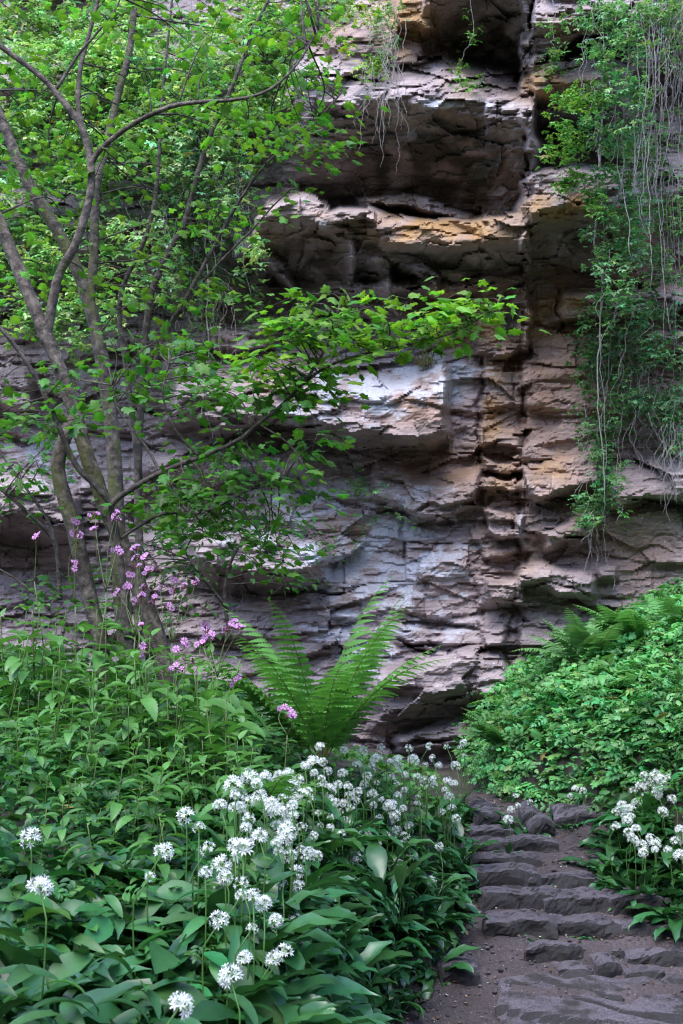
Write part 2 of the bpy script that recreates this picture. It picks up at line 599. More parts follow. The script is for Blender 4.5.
def facets(sx_, sy_, seed, wq=.35):
    U = CX / sx_ + wq * fbm(CX / sx_ / 1.5, CY / sy_ / 1.5, 2, seed)
    V_ = CY / sy_ + .12 * CX / sx_ + wq * fbm(CX / sx_ / 1.5 + 40, CY / sy_ / 1.5, 2, seed)
    iu, iv = np.floor(U), np.floor(V_)
    best = np.full(U.shape, 9.)
    val = np.zeros_like(U)
    for du in (-1, 0, 1):
        for dv in (-1, 0, 1):
            a, c_ = iu + du, iv + dv
            dx_, dy_ = U - a - hash2(a, c_, seed), V_ - c_ - hash2(a, c_, seed + 1)
            d_ = dx_ ** 2 + dy_ ** 2
            h_ = (hash2(a, c_, seed + 2) - .5) * 2 * dx_ + (hash2(a, c_, seed + 3) - .35) * 2 * dy_ + (hash2(a, c_, seed + 4) - .5) * .8
            m_ = d_ < best
            best = np.where(m_, d_, best)
            val = np.where(m_, h_, val)
    return val


FAC = facets(30, 14, 540)


def ledge(xs, ys, p, hu, hf, el=14, er=14, plateau=.5, slab=False):
    wy = CY + 6 * fbm(CX / 60, CY / 60, 2, 41) + 4 * (FAC - .1)
    wx = CX + 7 * fbm(CX / 40, CY / 40, 2, 47)
    L = np.interp(wx, xs, ys)
    w = ss(xs[0] - el, xs[0] + el * .3, wx) * (1 - ss(xs[-1] - er * .3, xs[-1] + er, wx))
    d = wy - L
    up = 1 - ss(plateau * hf, hf, -d)
    dn = 1 - ss(-.12, .62, d / hu)
    rec = ss(.1, .55, d / hu) * (1 - ss(.8, 1.5, d / hu)) * (d > 0)
    if slab:     # a thick slab whose whole underside slopes back as one plane
        return 1.15 * p * w * np.where(d < 0, up, np.clip(1 - .93 * d / hu, 0, 1) * (1 - ss(.94, 1.0, d / hu))), 0 * w
    return 1.15 * p * w * np.where(d < 0, up, dn), min(.16, .2 * p) * w * rec



LEDGES = [
    # main roof and its block
    ([300, 330, 392, 442, 482, 517, 536], [104, 96, 103, 106, 113, 127, 132], 1.05, 104, 75, 30, 8, .25, True),
    # dark block above the roof
    ([424, 440, 480, 524, 534], [4, -2, -8, -2, 6], 1.15, 84, 120, 8, 10, .8, True),
    ([330, 372, 425], [70, 62, 58], .75, 22, 60, 20, 8, .5),
    ([398, 415, 438], [25, 20, 28], 1.0, 26, 40, 6, 6, .6),
    # blocks right of the joint
    ([518, 545, 583, 600], [70, 58, 36, 34], .95, 10, 60, 6, 20, .6),
    ([522, 560, 592, 620], [93, 90, 84, 90], .95, 40, 34, 8, 22, .75, True),
    ([536, 560, 600, 660], [16, 18, 14, 20], 1.25, 50, 40, 8, 30, .6),
    # wedge and second overhang
    ([362, 400, 440, 472], [212, 207, 211, 221], .45, 12, 14, 8, 8, .5),
    ([252, 268, 300, 330, 352], [232, 216, 214, 222, 246], .95, 64, 26, 6, 10, .5, True),
    ([300, 330, 365, 392], [246, 236, 252, 282], .62, 34, 22, 8, 8, .6, True),
    ([236, 250, 266, 290], [258, 250, 262, 284], .6, 24, 24, 8, 8, .6),
    ([366, 385, 410, 440], [262, 256, 270, 288], .6, 22, 18, 6, 8, .6),
    ([344, 390, 450, 500, 530], [234, 240, 243, 240, 236], .82, 52, 30, 10, 10, .7, True),
    ([318, 345, 375], [222, 215, 224], 1.05, 24, 12, 6, 8, .5),
    ([520, 545, 570, 600, 640], [216, 206, 202, 208, 214], .85, 72, 46, 8, 25, .75, True),
    # dim slab low on the second overhang
    ([330, 400, 470, 525], [287, 290, 287, 284], .38, 14, 16, 20, 6, .4),
    # block with the stained face
    ([479, 495, 529], [353, 356, 354], .24, 9, 80, 5, 3, .85),
    # pale outcrop with the long dark slot
    ([176, 220, 290, 330, 382, 425, 446], [408, 420, 414, 424, 436, 434, 424], .62, 34, 74, 14, 10, .45),
    ([205, 240, 268], [345, 350, 346], .3, 12, 30, 20, 14, .5),
    ([150, 200, 250, 300], [470, 478, 470, 466], .22, 14, 22, 20, 14, .5),
    ([380, 410, 440, 478], [496, 508, 513, 503], .24, 14, 44, 10, 5, .5),
    ([380, 430, 470], [478, 488, 494], .14, 6, 10, 10, 6, .5),
    # stacked column
    ([481, 500, 523], [447, 444, 449], .2, 7, 14, 3, 3, .6), ([480, 500, 523], [466, 470, 467], .26, 9, 14, 3, 3, .6),
    ([482, 505, 523], [487, 490, 488], .22, 8, 14, 3, 3, .6), ([486, 505, 522], [530, 536, 533], .22, 9, 20, 3, 3, .6),
    ([484, 505, 520], [598, 602, 600], .26, 11, 22, 4, 3, .6), ([486, 505, 522], [558, 560, 556], .15, 6, 10, 3, 3, .6),
    # right-hand wall
    ([524, 540, 575, 600], [493, 497, 488, 480], .3, 16, 40, 3, 12, .6),
    ([527, 560, 590], [458, 468, 478], .15, 7, 16, 3, 10, .6),
    ([545, 560, 578, 592], [545, 540, 536, 533], .26, 13, 24, 6, 8, .5),
    ([519, 540, 575, 590], [586, 584, 590, 594], .26, 12, 26, 3, 10, .6),
    ([598, 606, 617], [572, 570, 573], .22, 10, 14, 4, 4, .5),
    ([610, 640, 683, 760], [500, 498, 497, 492], .32, 13, 46, 10, 20, .5),
    ([560, 620, 700], [318, 314, 310], .25, 9, 30, 14, 20, .6),
    ([640, 683, 760], [352, 350, 346], .2, 8, 20, 10, 20, .6),
    # low overhangs
    ([375, 400, 430, 478, 500], [712, 707, 700, 686, 688], .42, 40, 50, 12, 6, .5),
    ([400, 440, 500], [747, 742, 726], .25, 16, 22, 10, 8, .5),
    ([400, 450, 500], [640, 646, 640], .14, 8, 20, 12, 6, .5),
    ([192, 230, 270, 318], [556, 566, 570, 574], .55, 40, 44, 10, 14, .5),
    ([-60, 0, 40, 70], [520, 512, 516, 530], .7, 50, 50, 20, 14, .5),
    ([-100, -20, 30], [400, 396, 404], .4, 20, 40, 20, 16, .5),
    ([-140, -40, 60, 170], [250, 240, 246, 262], .6, 40, 60, 20, 20, .5),
    ([-160, 0, 120, 250], [96, 90, 80, 88], .6, 60, 70, 20, 20, .5),
    ([620, 683, 800], [70, 60, 50], .3, 40, 50, 14, 20, .5),
    ([610, 683, 800], [200, 192, 186], .25, 20, 40, 14, 20, .5),
]
Ybase = np.interp(CX, [-250, 0, 150, 300, 420, 519, 524, 600, 683, 930], [10.6, 10.0, 9.75, 9.4, 9.12, 9.0, 8.72, 8.6, 8.35, 7.7])
wob = 7 * fbm(CX / 60, CY / 30, 3, 61) + 12 * np.round(1.6 * noise2(CX / 400, CY / 26, 65)) / 1.6
j2 = CX + wob + (CY - 500) * .012
Ybase = np.interp(j2, [-250, 0, 150, 300, 420, 479, 482, 518, 522, 600, 683, 930], [10.6, 10.0, 9.75, 9.4, 9.14, 9.06, 8.98, 8.95, 8.76, 8.6, 8.35, 7.7])
P = np.zeros_like(CX)
REC = np.zeros_like(CX)
for L_ in LEDGES:
    a_, r_ = ledge(*L_)
    P = np.maximum(P, a_)
    REC = np.maximum(REC, r_)
# below the low overhang the foot of the wall comes out again
P += .5 * ss(740, 800, CY) * ss(520, 380, CX)
P -= REC
# massive zones keep a quiet surface, thin-bedded zones a strong one
calm = np.ones_like(CX)
for gx0, gy0, sx_, sy_, a in ((615, 345, 70, 60, .75), (650, 560, 50, 45, .75), (445, 160, 100, 48, .85), (480, 40, 50, 44, .85), (305, 245, 60, 36, .8), (440, 255, 90, 34, .75), (560, 80, 34, 60, .6), (410, 40, 40, 40, .5), (590, 440, 60, 60, .6), (560, 560, 50, 50, .4), (420, 580, 50, 40, .35), (350, 520, 40, 40, .4),
                              (470, 318, 40, 32, .7), (400, 400, 60, 34, .45), (430, 470, 40, 20, .4), (560, 235, 30, 30, .6)):
    calm *= 1 - a * np.exp(-((CX - gx0) / sx_) ** 2 - ((CY - gy0) / sy_) ** 2)


def beds(tmin, tmax, wlo, whi, dip, w1, w2, seed, amp, notch):
    r = np.random.default_rng(seed)
    edges = np.cumsum(np.concatenate([[-420], r.uniform(tmin, tmax, 400)]))
    edges = edges[edges < 1100]
    v = CY + dip * (CX - 340) + w1 * fbm(CX / 110, CY / 70, 3, seed) + w2 * fbm(CX / 22, CY / 16, 2, seed + 5)
    i = np.clip(np.searchsorted(edges, v) - 1, 0, len(edges) - 2)
    t = (v - edges[i]) / (edges[i + 1] - edges[i])
    th = edges[i + 1] - edges[i]
    W = r.uniform(wlo, whi, len(edges))[i]
    O = r.uniform(0, 1000, len(edges))[i]
    u = (CX + .8 * w2 * fbm(CX / 18, CY / 18, 2, seed + 9)) / W + O
    j = np.floor(u)
    fu = (u - j) * W
    h = hash2(i, j, seed)
    h2 = hash2(i, j, seed + 3)
    bulge = ss(0, .12, t) * .5 + .7 * t
    under = ss(0, 1, np.clip((t * th - (th - 2.0 - 2.5 * h2)) / 1.6, 0, 1))
    gap = 1 - ss(0, 2.4, np.minimum(fu, W - fu))
    return amp * ((h - .5) * 1.3 + .5 * bulge) - notch * under * (.35 + .65 * h2) - notch * .35 * gap * (h2 > .72)


strong = ss(-.25, .35, fbm(CX / 90, CY / 60, 2, 77)) * .75 + .25
P += calm * (.55 + .45 * strong) * beds(26, 64, 60, 220, -.03, 16, 2.0, 101, .10, .13)
thin = ss(.02, .45, fbm(CX / 60, CY / 34, 3, 88))
P += calm * thin * beds(8, 18, 50, 170, .06, 12, 1.2, 202, .05, .07)
fine_ = ss(.0, .35, fbm(CX / 45 + 9, CY / 30, 3, 99))
P += .6 * calm * fine_ * beds(5, 9, 40, 130, -.14, 8, .8, 303, .03, .045)



P += (.35 + .65 * calm) * (.14 * facets(70, 34, 510, .12) + .035 * facets(26, 11, 520, .12) + .007 * facets(9, 5, 530, .1))
P += .03 * fbm(CX / 60, CY / 40, 2, 5) * (.4 + .6 * calm) + .006 * fbm(CX / 7, CY / 4, 2, 6) + .005 * noise2(CX / 3.3, CY / 2.6, 9)
# main vertical joints
for xs, ys, dep, wd in (([530, 520, 524, 516, 519, 508], [290, 350, 410, 480, 560, 640], .05, 1.8), ([524, 531, 526, 534, 527, 530, 523], [-60, 30, 66, 100, 130, 205, 280], .05, 1.6),
                        ([481, 480, 484], [355, 440, 520], .08, 2.2), ([405, 402], [560, 500], .05, 2), ([556, 560], [290, 330], .12, 2.0)):
    o_ = np.argsort(ys)
    jx = np.interp(CY, np.array(ys)[o_], np.array(xs)[o_]) + 5 * fbm(CX / 50, CY / 20, 3, 71)
    inside = ss(min(ys) - 8, min(ys) + 4, CY) * (1 - ss(max(ys) - 4, max(ys) + 8, CY))
    P -= dep * inside * np.exp(-((CX - jx) / wd) ** 2)
YC = Ybase - P
CV = at(CX, CY, YC)


def blobs(lst):
    a = np.zeros_like(CX)
    for x, y, sx_, sy_, k in lst:
        a = np.maximum(a, k * np.exp(-((CX - x) / sx_) ** 2 - ((CY - y) / sy_) ** 2))
    return np.clip(a, 0, 1)


bz = .55 + .75 * fbm(CX / 26, CY / 20, 4, 123)
lichen = blobs([(430, 378, 66, 34, 1.1), (360, 390, 70, 40, 1.1), (390, 560, 110, 100, .9), (330, 470, 60, 40, .7), (300, 415, 40, 26, .8), (300, 500, 70, 50, .85), (335, 565, 62, 45, 1), (250, 540, 40, 30, .8), (270, 350, 60, 50, .6),
                (430, 625, 62, 32, .8), (360, 640, 60, 50, .9), (395, 480, 14, 40, .6), (450, 104, 100, 7, .8), (360, 90, 40, 12, .5), (200, 200, 60, 150, .8), (60, 450, 80, 60, .75),
                (520, 530, 8, 30, .8), (440, 540, 70, 30, .4), (545, 155, 24, 4, .5), (300, 225, 50, 10, .6), (260, 285, 50, 20, .5), (500, 660, 20, 25, .4)]) * np.clip(bz + .35, .3, 1.4)
ochre = blobs([(452, 305, 38, 36, .9), (492, 400, 14, 60, .9), (560, 300, 40, 30, .9), (500, 470, 40, 60, .5), (600, 520, 60, 30, .4), (300, 380, 60, 40, .45), (640, 250, 50, 60, .5), (440, 190, 110, 40, .5), (440, 228, 100, 20, 1.0), (560, 205, 34, 16, 1.1), (550, 85, 36, 16, 1.1), (410, 20, 34, 36, 1.0), (300, 235, 60, 30, .45), (500, 330, 34, 60, .8), (545, 320, 40, 50, .7), (455, 330, 40, 40, .7), (560, 98, 36, 10, 1), (440, 230, 110, 14, .65), (555, 212, 40, 14, .8), (412, 30, 26, 26, .7), (545, 470, 40, 30, .5),
               (410, 395, 60, 30, .35), (440, 470, 50, 26, .45), (460, 60, 20, 60, .5), (570, 30, 40, 20, .6), (520, 560, 40, 30, .4)]) * np.clip(bz + .3, .2, 1.3)
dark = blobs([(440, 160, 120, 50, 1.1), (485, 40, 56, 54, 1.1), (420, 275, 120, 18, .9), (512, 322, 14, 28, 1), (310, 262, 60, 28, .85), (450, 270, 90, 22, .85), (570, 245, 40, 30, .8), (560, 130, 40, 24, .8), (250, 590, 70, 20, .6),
              (440, 730, 70, 30, .45), (320, 430, 110, 14, .5), (575, 320, 10, 12, .8), (20, 540, 50, 30, .6), (345, 500, 20, 14, .4), (350, 60, 60, 40, .5), (170, 60, 200, 90, .35)]) * np.clip(bz + .45, .4, 1.2)  # dark brown rock, plus painted shade under the overhangs and in slots
red = blobs([(610, 370, 90, 80, .9), (545, 390, 40, 80, .75), (440, 470, 60, 40, .6), (480, 310, 50, 50, .7), (640, 560, 60, 60, .55), (230, 310, 40, 30, .5), (350, 530, 30, 20, .7), (580, 470, 80, 60, .5),
             (410, 410, 60, 30, .6), (420, 20, 50, 40, .8), (450, 235, 90, 20, .5), (460, 560, 60, 80, .35), (340, 35, 40, 30, .6)])
mb = MB()
lo_, si_ = grid_faces(len(cy), len(cx))
lo_ = lo_.reshape(-1, 4)[:, ::-1].ravel()
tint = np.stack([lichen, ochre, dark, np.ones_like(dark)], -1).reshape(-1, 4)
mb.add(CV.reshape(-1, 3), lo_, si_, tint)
# close the block behind: top, sides and back at a real thickness
nr, nc = len(cy), len(cx)
idx = np.arange(nr * nc).reshape(nr, nc)
rim = np.concatenate([idx[0, :], idx[1:, -1], idx[-1, -2::-1], idx[-2:0:-1, 0]])
back = CV.reshape(-1, 3)[rim].copy()
back[:, 1] = 15.0
nb = len(rim)
vv = np.concatenate([CV.reshape(-1, 3)[rim], back])
a_ = np.arange(nb)
b_ = (a_ + 1) % nb
q = np.stack([a_, b_, b_ + nb, a_ + nb], -1)
mb.add(vv, np.concatenate([q.ravel(), nb + np.arange(nb)]), np.concatenate([np.full(nb, 4), [nb]]), (0, 0, .3, 1))
cliff = mb.build('cliff', M_ROCK, None, False)
ra_ = cliff.data.attributes.new('redness', 'FLOAT', 'POINT')
rv_ = np.zeros(len(cliff.data.vertices), np.float32)
rv_[:nr * nc] = red.ravel()
ra_.data.foreach_set('value', rv_)
tag(cliff, 'layered sandstone cliff with deep dark overhangs and pale lichen', 'cliff', kind='structure')


nroll = 70
YF = np.minimum.accumulate(YC, axis=0)
YF[nroll:] = np.lib.stride_tricks.sliding_window_view(YC, nroll + 1, axis=0).min(-1)


def cliff_front(px, py):
    """foremost rock within about 1 m above: where a hanging plant is free of the wall"""
    i = np.clip(((np.asarray(py, float) - cy[0]) / 1.65).astype(int), 0, nr - 1)
    j = np.clip(((np.asarray(px, float) - cx[0]) / 1.65).astype(int), 0, nc - 1)
    return YF[i, j]


def cliff_y(px, py):
    i = np.clip(((np.asarray(py, float) - cy[0]) / 1.65).astype(int), 0, nr - 1)
    j = np.clip(((np.asarray(px, float) - cx[0]) / 1.65).astype(int), 0, nc - 1)
    return YC[i, j]


# ------------------------------------------------------------------ step stones
def stone_mesh(w_, h_, d_, seed, slope=0.0, peak=0.0, bright=1.0, yaw=0.0):
    """worn block: front face at y=0, base buried, top back edge at y=d"""
    nx, ny, nz = max(8, int(w_ / .016)), max(8, int(d_ / .018)), max(6, int((h_ + .12) / .016))
    mb = MB()
    vs, fs = [], []
    n0 = 0
    low = -.12

    def face(o, ax, bx, na, nb):
        nonlocal n0
        A, B = np.meshgrid(np.linspace(0, 1, na), np.linspace(0, 1, nb))
        v = o + A[..., None] * ax + B[..., None] * bx
        l, s = grid_faces(nb, na)
        vs.append(v.reshape(-1, 3))
        fs.append((l + n0, s))
        n0 += na * nb
    H = h_ - low
    o = np.array([-w_ / 2, 0, low])
    X_, Y_, Z_ = np.array([w_, 0, 0]), np.array([0, d_, 0]), np.array([0, 0, H])
    face(o, X_, Z_, nx, nz)
    face(o + Z_, X_, Y_, nx, ny)
    face(o + X_, Y_, Z_, ny, nz)
    face(o + Y_, Z_, Y_ * -1, nz, ny)
    face(o + Y_ + X_, X_ * -1, Z_, nx, nz)
    V = np.concatenate(vs)
    c = np.array([0, d_ / 2, (h_ + low) / 2])
    hf = np.array([w_ / 2, d_ / 2, H / 2])
    r = min(.014, .2 * h_ + .004)
    q = V - c
    inner = np.clip(q, -(hf - r), hf - r)
    dl = q - inner
    ln = np.linalg.norm(dl, axis=1, keepdims=True)
    V = c + inner + dl / (ln + 1e-9) * np.minimum(ln, r)
    s = seed * 7.13
    # irregular outline and worn, dished top
    V[:, 0] += .11 * w_ * np.sign(V[:, 0]) * noise2(V[:, 1] * 7 + s, V[:, 2] * 6 + np.sign(V[:, 0]) * 3, 2) * .6
    V[:, 1] += .03 * fbm(V[:, 0] * 5 + s, V[:, 2] * 5 + s, 2, 5) + .014 * np.round(2 * noise2(V[:, 0] * 9 + s, V[:, 2] * 16 + s, 15)) / 2 + .004 * noise2(V[:, 0] * 40 + s, V[:, 2] * 44, 9)
    tz = ss(low, h_, V[:, 2])
    V[:, 2] += tz * (.012 * fbm(V[:, 0] * 5 + s, V[:, 1] * 5, 3, 6) + .006 * np.round(noise2(V[:, 0] * 7 + s, V[:, 1] * 9, 61) * 1.5) + .003 * noise2(V[:, 0] * 30 + s, V[:, 1] * 30, 7) - .007 * (np.abs(noise2(V[:, 0] * 9 + s, V[:, 1] * 14, 17)) < .06) + slope * V[:, 1])
    V[:, 2] += tz * h_ * .12 * (1 - (2 * V[:, 0] / w_) ** 2) - tz * h_ * .1
    if peak:
        V[:, 2] += tz * peak * (1 - np.abs(2 * V[:, 0] / w_ - .1) * 1.3)
    g = bright * (1 + .25 * fbm(V[:, 0] * 4 + s, V[:, 1] * 4 + V[:, 2] * 6, 2, 12))
    col = np.stack([g, g * .97, g * 1.0, np.ones_like(g)], -1)
    mb.add(V, np.concatenate([f[0] for f in fs]), np.concatenate([f[1] for f in fs]), col)
    return mb


STONES = [  # x0, x1, y top of riser, y foot, depth, slope, peak, brightness, name, label
    (474, 512, 833, 845, .22, .1, 0, 1.0, 'small flat step stone, leftmost in the topmost course of the steps'),
    (473, 512, 846, 859, .26, .1, 0, .95, 'dark step stone beside the garlic, just below the flat topmost one on the left'),
    (506, 557, 844, 858, .28, .1, 0, 1.0, 'long grey step stone in the second course, right below the pointed rock'),
    (476, 536, 861, 877, .28, .08, 0, .75, 'dark mossy step stone standing alone left of the bare ramp of rock'),
    (472, 536, 875, 899, .32, .05, 0, .85, 'large dark rounded step block, left half of the highest long step'),
    (528, 600, 881, 898, .32, .05, 0, .85, 'long mossy step block, right half of the highest long step'),
    (484, 554, 898, 919, .32, .06, 0, 1.05, 'grey step block, left stone of the three-stone step'),
    (548, 620, 903, 925, .32, .06, 0, 1.0, 'middle stone of the three-stone step with grass at its foot'),
    (616, 670, 901, 928, .34, .06, 0, 1.0, 'dark tilted stone at the right end of the three-stone step'),
    (492, 553, 926, 948, .30, .06, 0, .95, 'dark step block at the left end of the lowest raised step'),
    (549, 611, 926, 946, .30, .06, 0, .8, 'mossy step block with sprouting seedlings in the lowest raised step'),
    (606, 632, 929, 946, .26, .08, 0, 1.35, 'short pale stone wedged between two dark stones of the lowest raised step'),
    (627, 690, 931, 948, .30, .06, 0, 1.0, 'flat stone at the right end of the lowest raised step'),
    (530, 582, 949, 963, .26, .06, 0, 1.0, 'worn flat stone sunk in the earth, below the mossy lowest step'),
    (574, 622, 953, 961, .2, .06, 0, 1.0, 'thin sliver of rock level with the earth, below the pale wedged stone'),
    (632, 690, 957, 970, .26, .06, 0, 1.0, 'low ridge of rock by the picture edge under the lowest raised step'),
    (560, 592, 971, 980, .2, .05, 0, 1.0, 'low worn rock hump lying just above the big slab'),
    (599, 622, 969, 982, .2, .05, 0, .9, 'small dark rock hump in the middle of the path above the big slab'),
    (630, 664, 974, 986, .2, .05, 0, .95, 'small sunken rock hump in the path right of the dark hump'),
    (444, 478, 972, 990, .2, .05, 0, .85, 'dark stone half buried at the foot of the left garlic bank'),
]
for k, (x0, x1, yt, yb, dp, sl, pk, br, lab) in enumerate(STONES):
    b = place((x0 + x1) / 2, yb, 0.0, 3.4, 8)
    h_ = (yb - yt) / FPX * b[1] * 1.04 + .008
    dp = .22
    sl = .0
    w_ = (x1 - x0) / FPX * b[1] * 1.1
    o = stone_mesh(w_, h_, dp, k + 3, sl, pk, br).build('step_stone', M_STONE, None, False)
    o.location = [float(c) for c in b]
    o.rotation_euler = (0, 0, float(rng.uniform(-.09, .09)))
    tag(o, lab, 'stone', 'stone steps of the path')
for k, (x0, x1, yt, yb, dp, sl, pk, br, nm, lab) in enumerate([
    (530, 556, 828, 843, .12, .2, .03, 1.0, 'boulder', 'pointed upright rock standing at the top of the steps'),
    (522, 542, 817, 833, .16, .2, .02, 1.0, 'boulder', 'small lumpy rock just left of the pointed rock at the path top'),
    (558, 614, 817, 831, .2, .2, 0, 1.15, 'boulder', 'long low pale rock edging the top of the path below the green bank'),
    (474, 502, 816, 831, .2, .2, .0, 1.0, 'boulder', 'round rock lump at the garlic edge left of the path top'),
]):
    b = place((x0 + x1) / 2, yb, 0.0, 3.4, 8.6)
    o = stone_mesh((x1 - x0) / FPX * b[1], (yb - yt) / FPX * b[1] + .01, dp, k + 40, sl, pk, br).build(nm, M_STONE, None, False)
    o.location = [float(c) for c in b]
    tag(o, lab, 'rock', 'rocks at the top of the path')


def rock_slab(name, outline, rise, lab, seed, grp=None, bright=1.0):
    """bare bedrock: a worn plate following the path slope, with a real edge all round"""
    pts = np.array([place(x, y, 0, 2.6, 8)[:2] for x, y in outline])
    c = pts.mean(0)
    n = 96
    ang = np.linspace(0, 2 * math.pi, n, endpoint=False)
    pa = np.arctan2(*(pts - c).T[::-1])
    pr = np.linalg.norm(pts - c, axis=1)
    o_ = np.argsort(pa)
    rad = np.interp(ang, pa[o_], pr[o_], period=2 * math.pi)
    rad = rad * (1 + .06 * noise2(np.cos(ang) * 3 + seed, np.sin(ang) * 3, 4) + .03 * noise2(np.cos(ang) * 9 + seed, np.sin(ang) * 9, 4))
    t = np.concatenate([np.linspace(0, .9, 26), [.94, .97, .99, 1.0, 1.0, 1.0]])
    X = c[0] + np.outer(t * 1, rad * np.cos(ang))
    Y = c[1] + np.outer(t * 1, rad * np.sin(ang))
    prof = np.concatenate([np.ones(26), [.96, .85, .6, .25, -.6, -2.0]])[:, None]
    Z = ground_z(X, Y) + rise * prof + (.012 * fbm(X * 2.4 + seed, Y * 3, 4, 3) - .022 * np.exp(-(noise2(X * 1.6 + seed, Y * 6 + .6 * noise2(X * 3, Y * 3, 5), 8) / .07) ** 2)  + .002 * noise2(X * 18, Y * 26, 28)) * ss(0, .6, prof)
    i = np.arange(len(t) - 1)[:, None] * n + np.arange(n)[None]
    j = np.arange(len(t) - 1)[:, None] * n + (np.arange(n)[None] + 1) % n
    q = np.stack([i, i + n, j + n, j], -1).reshape(-1, 4)
    mb = MB()
    g = (bright * (1 + .22 * fbm(X * 4, Y * 4, 3, seed))).ravel()
    mb.add(np.stack([X, Y, Z], -1).reshape(-1, 3), q.ravel(), np.full(len(q), 4), np.stack([g, g * .97, g, np.ones_like(g)], -1))
    return tag(mb.build(name, M_STONE, None, False), lab, 'rock', grp)


rock_slab('rock_slab', [(500, 990), (540, 984), (620, 988), (690, 986), (760, 1000), (780, 1060), (640, 1080), (520, 1060), (496, 1024)], .045, 'broad bare rock slab filling the front right of the path', 5, None, 1.1)
rock_slab('rock_slab', [(556, 874), (566, 852), (590, 846), (606, 856), (612, 874), (598, 880), (572, 881)], .02, 'smooth bare rock ramp rising beside the upper steps', 9, None, 1.1)

# loose stones and litter on the path
r = np.random.default_rng(51)
mb = MB()
ico_v = np.array([[0, 0, 1], [.9, 0, .4], [.28, .85, .4], [-.72, .52, .4], [-.72, -.52, .4], [.28, -.85, .4], [.72, .52, -.4], [-.28, .85, -.4], [-.9, 0, -.4], [-.28, -.85, -.4], [.72, -.52, -.4], [0, 0, -1]])
ico_f = np.array([[0, 1, 2], [0, 2, 3], [0, 3, 4], [0, 4, 5], [0, 5, 1], [1, 6, 2], [2, 7, 3], [3, 8, 4], [4, 9, 5], [5, 10, 1], [1, 10, 6], [2, 6, 7], [3, 7, 8], [4, 8, 9], [5, 9, 10], [6, 11, 7], [7, 11, 8], [8, 11, 9], [9, 11, 10], [10, 11, 6]])
n = 1500
Y = r.uniform(3.6, 7.2, n)
X = np.interp(Y, XL_Y, XL_X) - .05 + r.random(n) ** 1.6 * (np.interp(Y, XR_Y, XR_X) - np.interp(Y, XL_Y, XL_X) + .1)
T = np.stack([X, Y, path_top(X, Y) + .002], -1)
sz = .004 + .012 * r.random(n) ** 4
a = r.uniform(0, 6.28, n)
M = np.zeros((n, 3, 3))
M[:, 0, 0] = np.cos(a) * sz * r.uniform(.8, 1.6, n)
M[:, 1, 0] = np.sin(a) * sz
M[:, 0, 1] = -np.sin(a) * sz
M[:, 1, 1] = np.cos(a) * sz
M[:, 2, 2] = sz * .6
g = r.uniform(.6, 1.9, n)
mb.inst((ico_v, ico_f.ravel(), np.full(20, 3)), M, T, np.stack([g, g * .95, g * .95, np.ones(n)], -1))
tag(mb.build('path_gravel', M_STONE), 'small loose stones scattered over the earth path', 'gravel', kind='stuff')


mb = MB()
n = 2600
Y = r.uniform(3.4, 7.2, n)
X = np.interp(Y, XL_Y, XL_X) - .04 + r.random(n) * (np.interp(Y, XR_Y, XR_X) - np.interp(Y, XL_Y, XL_X) + .08)
Z = path_top(X, Y) + r.uniform(.004, .012, n)
chip = (np.array([[-.5, 0, 0], [-.2, .35, .12], [.5, .3, 0], [.8, 0, .1], [.3, -.3, 0]]), np.arange(5), np.array([5]))
a = r.uniform(0, 6.28, n)
F = frames(np.stack([np.cos(a), np.sin(a), r.normal(0, .25, n)], -1), np.stack([r.normal(0, .3, n), r.normal(0, .3, n), np.ones(n)], -1))
sz = .005 + .02 * r.random(n) ** 3
F = F * sz[:, None, None] * np.stack([r.uniform(.3, 1, n), np.ones(n), np.ones(n)], -1)[:, None, :]
kind = r.random(n)
col = np.where(kind[:, None] < .45, [.10, .055, .03], np.where(kind[:, None] < .8, [.20, .13, .09], [.42, .38, .36])) * r.uniform(.6, 1.3, (n, 1))
mb.inst(chip, F, np.stack([X, Y, Z], -1), np.concatenate([col, np.ones((n, 1))], 1))
tag(mb.build('leaf_litter', M_LITTER), 'dry brown leaf scraps and bud scales littering the path', 'litter', kind='stuff')


# ------------------------------------------------------------------ leaf shapes (v, loops, sizes, shade)
def strip_leaf(n=7, width=.3, fold=.25, curl=.9, petiole=0.0, tooth=0.0, p0=.9, tip=1.2, rise=0.0):
    """blade along +y, length 1; curl = total angle it droops through"""
    t = np.linspace(0, 1, n)
    ang = rise - curl * t
    dy = np.cos(ang)
    dz = np.sin(ang)
    y = np.concatenate([[0], np.cumsum((dy[1:] + dy[:-1]) / 2)]) / (n - 1)
    z = np.concatenate([[0], np.cumsum((dz[1:] + dz[:-1]) / 2)]) / (n - 1)
    u = np.clip((t - petiole) / (1 - petiole), 0, 1)
    wd = width * .5 * (np.sin(math.pi * u ** p0) ** .85 * (1 - .25 * u ** tip)) + .012
    wd[-1] = .002
    if tooth:
        wd = wd * (1 + tooth * np.where(np.arange(n) % 2, 1, -1))
    nz_y, nz_z = -np.sin(ang), np.cos(ang)
    f = fold * wd
    L = np.stack([-wd, y + f * nz_y, z + f * nz_z], -1)
    C = np.stack([0 * t, y, z], -1)
    Q = np.stack([wd, y + f * nz_y, z + f * nz_z], -1)
    v = np.stack([L, C, Q], 1).reshape(-1, 3)
    l, s = grid_faces(n, 3)
    sh = np.tile([1.0, 1.12, 1.0], n)
    return v, l, s, sh


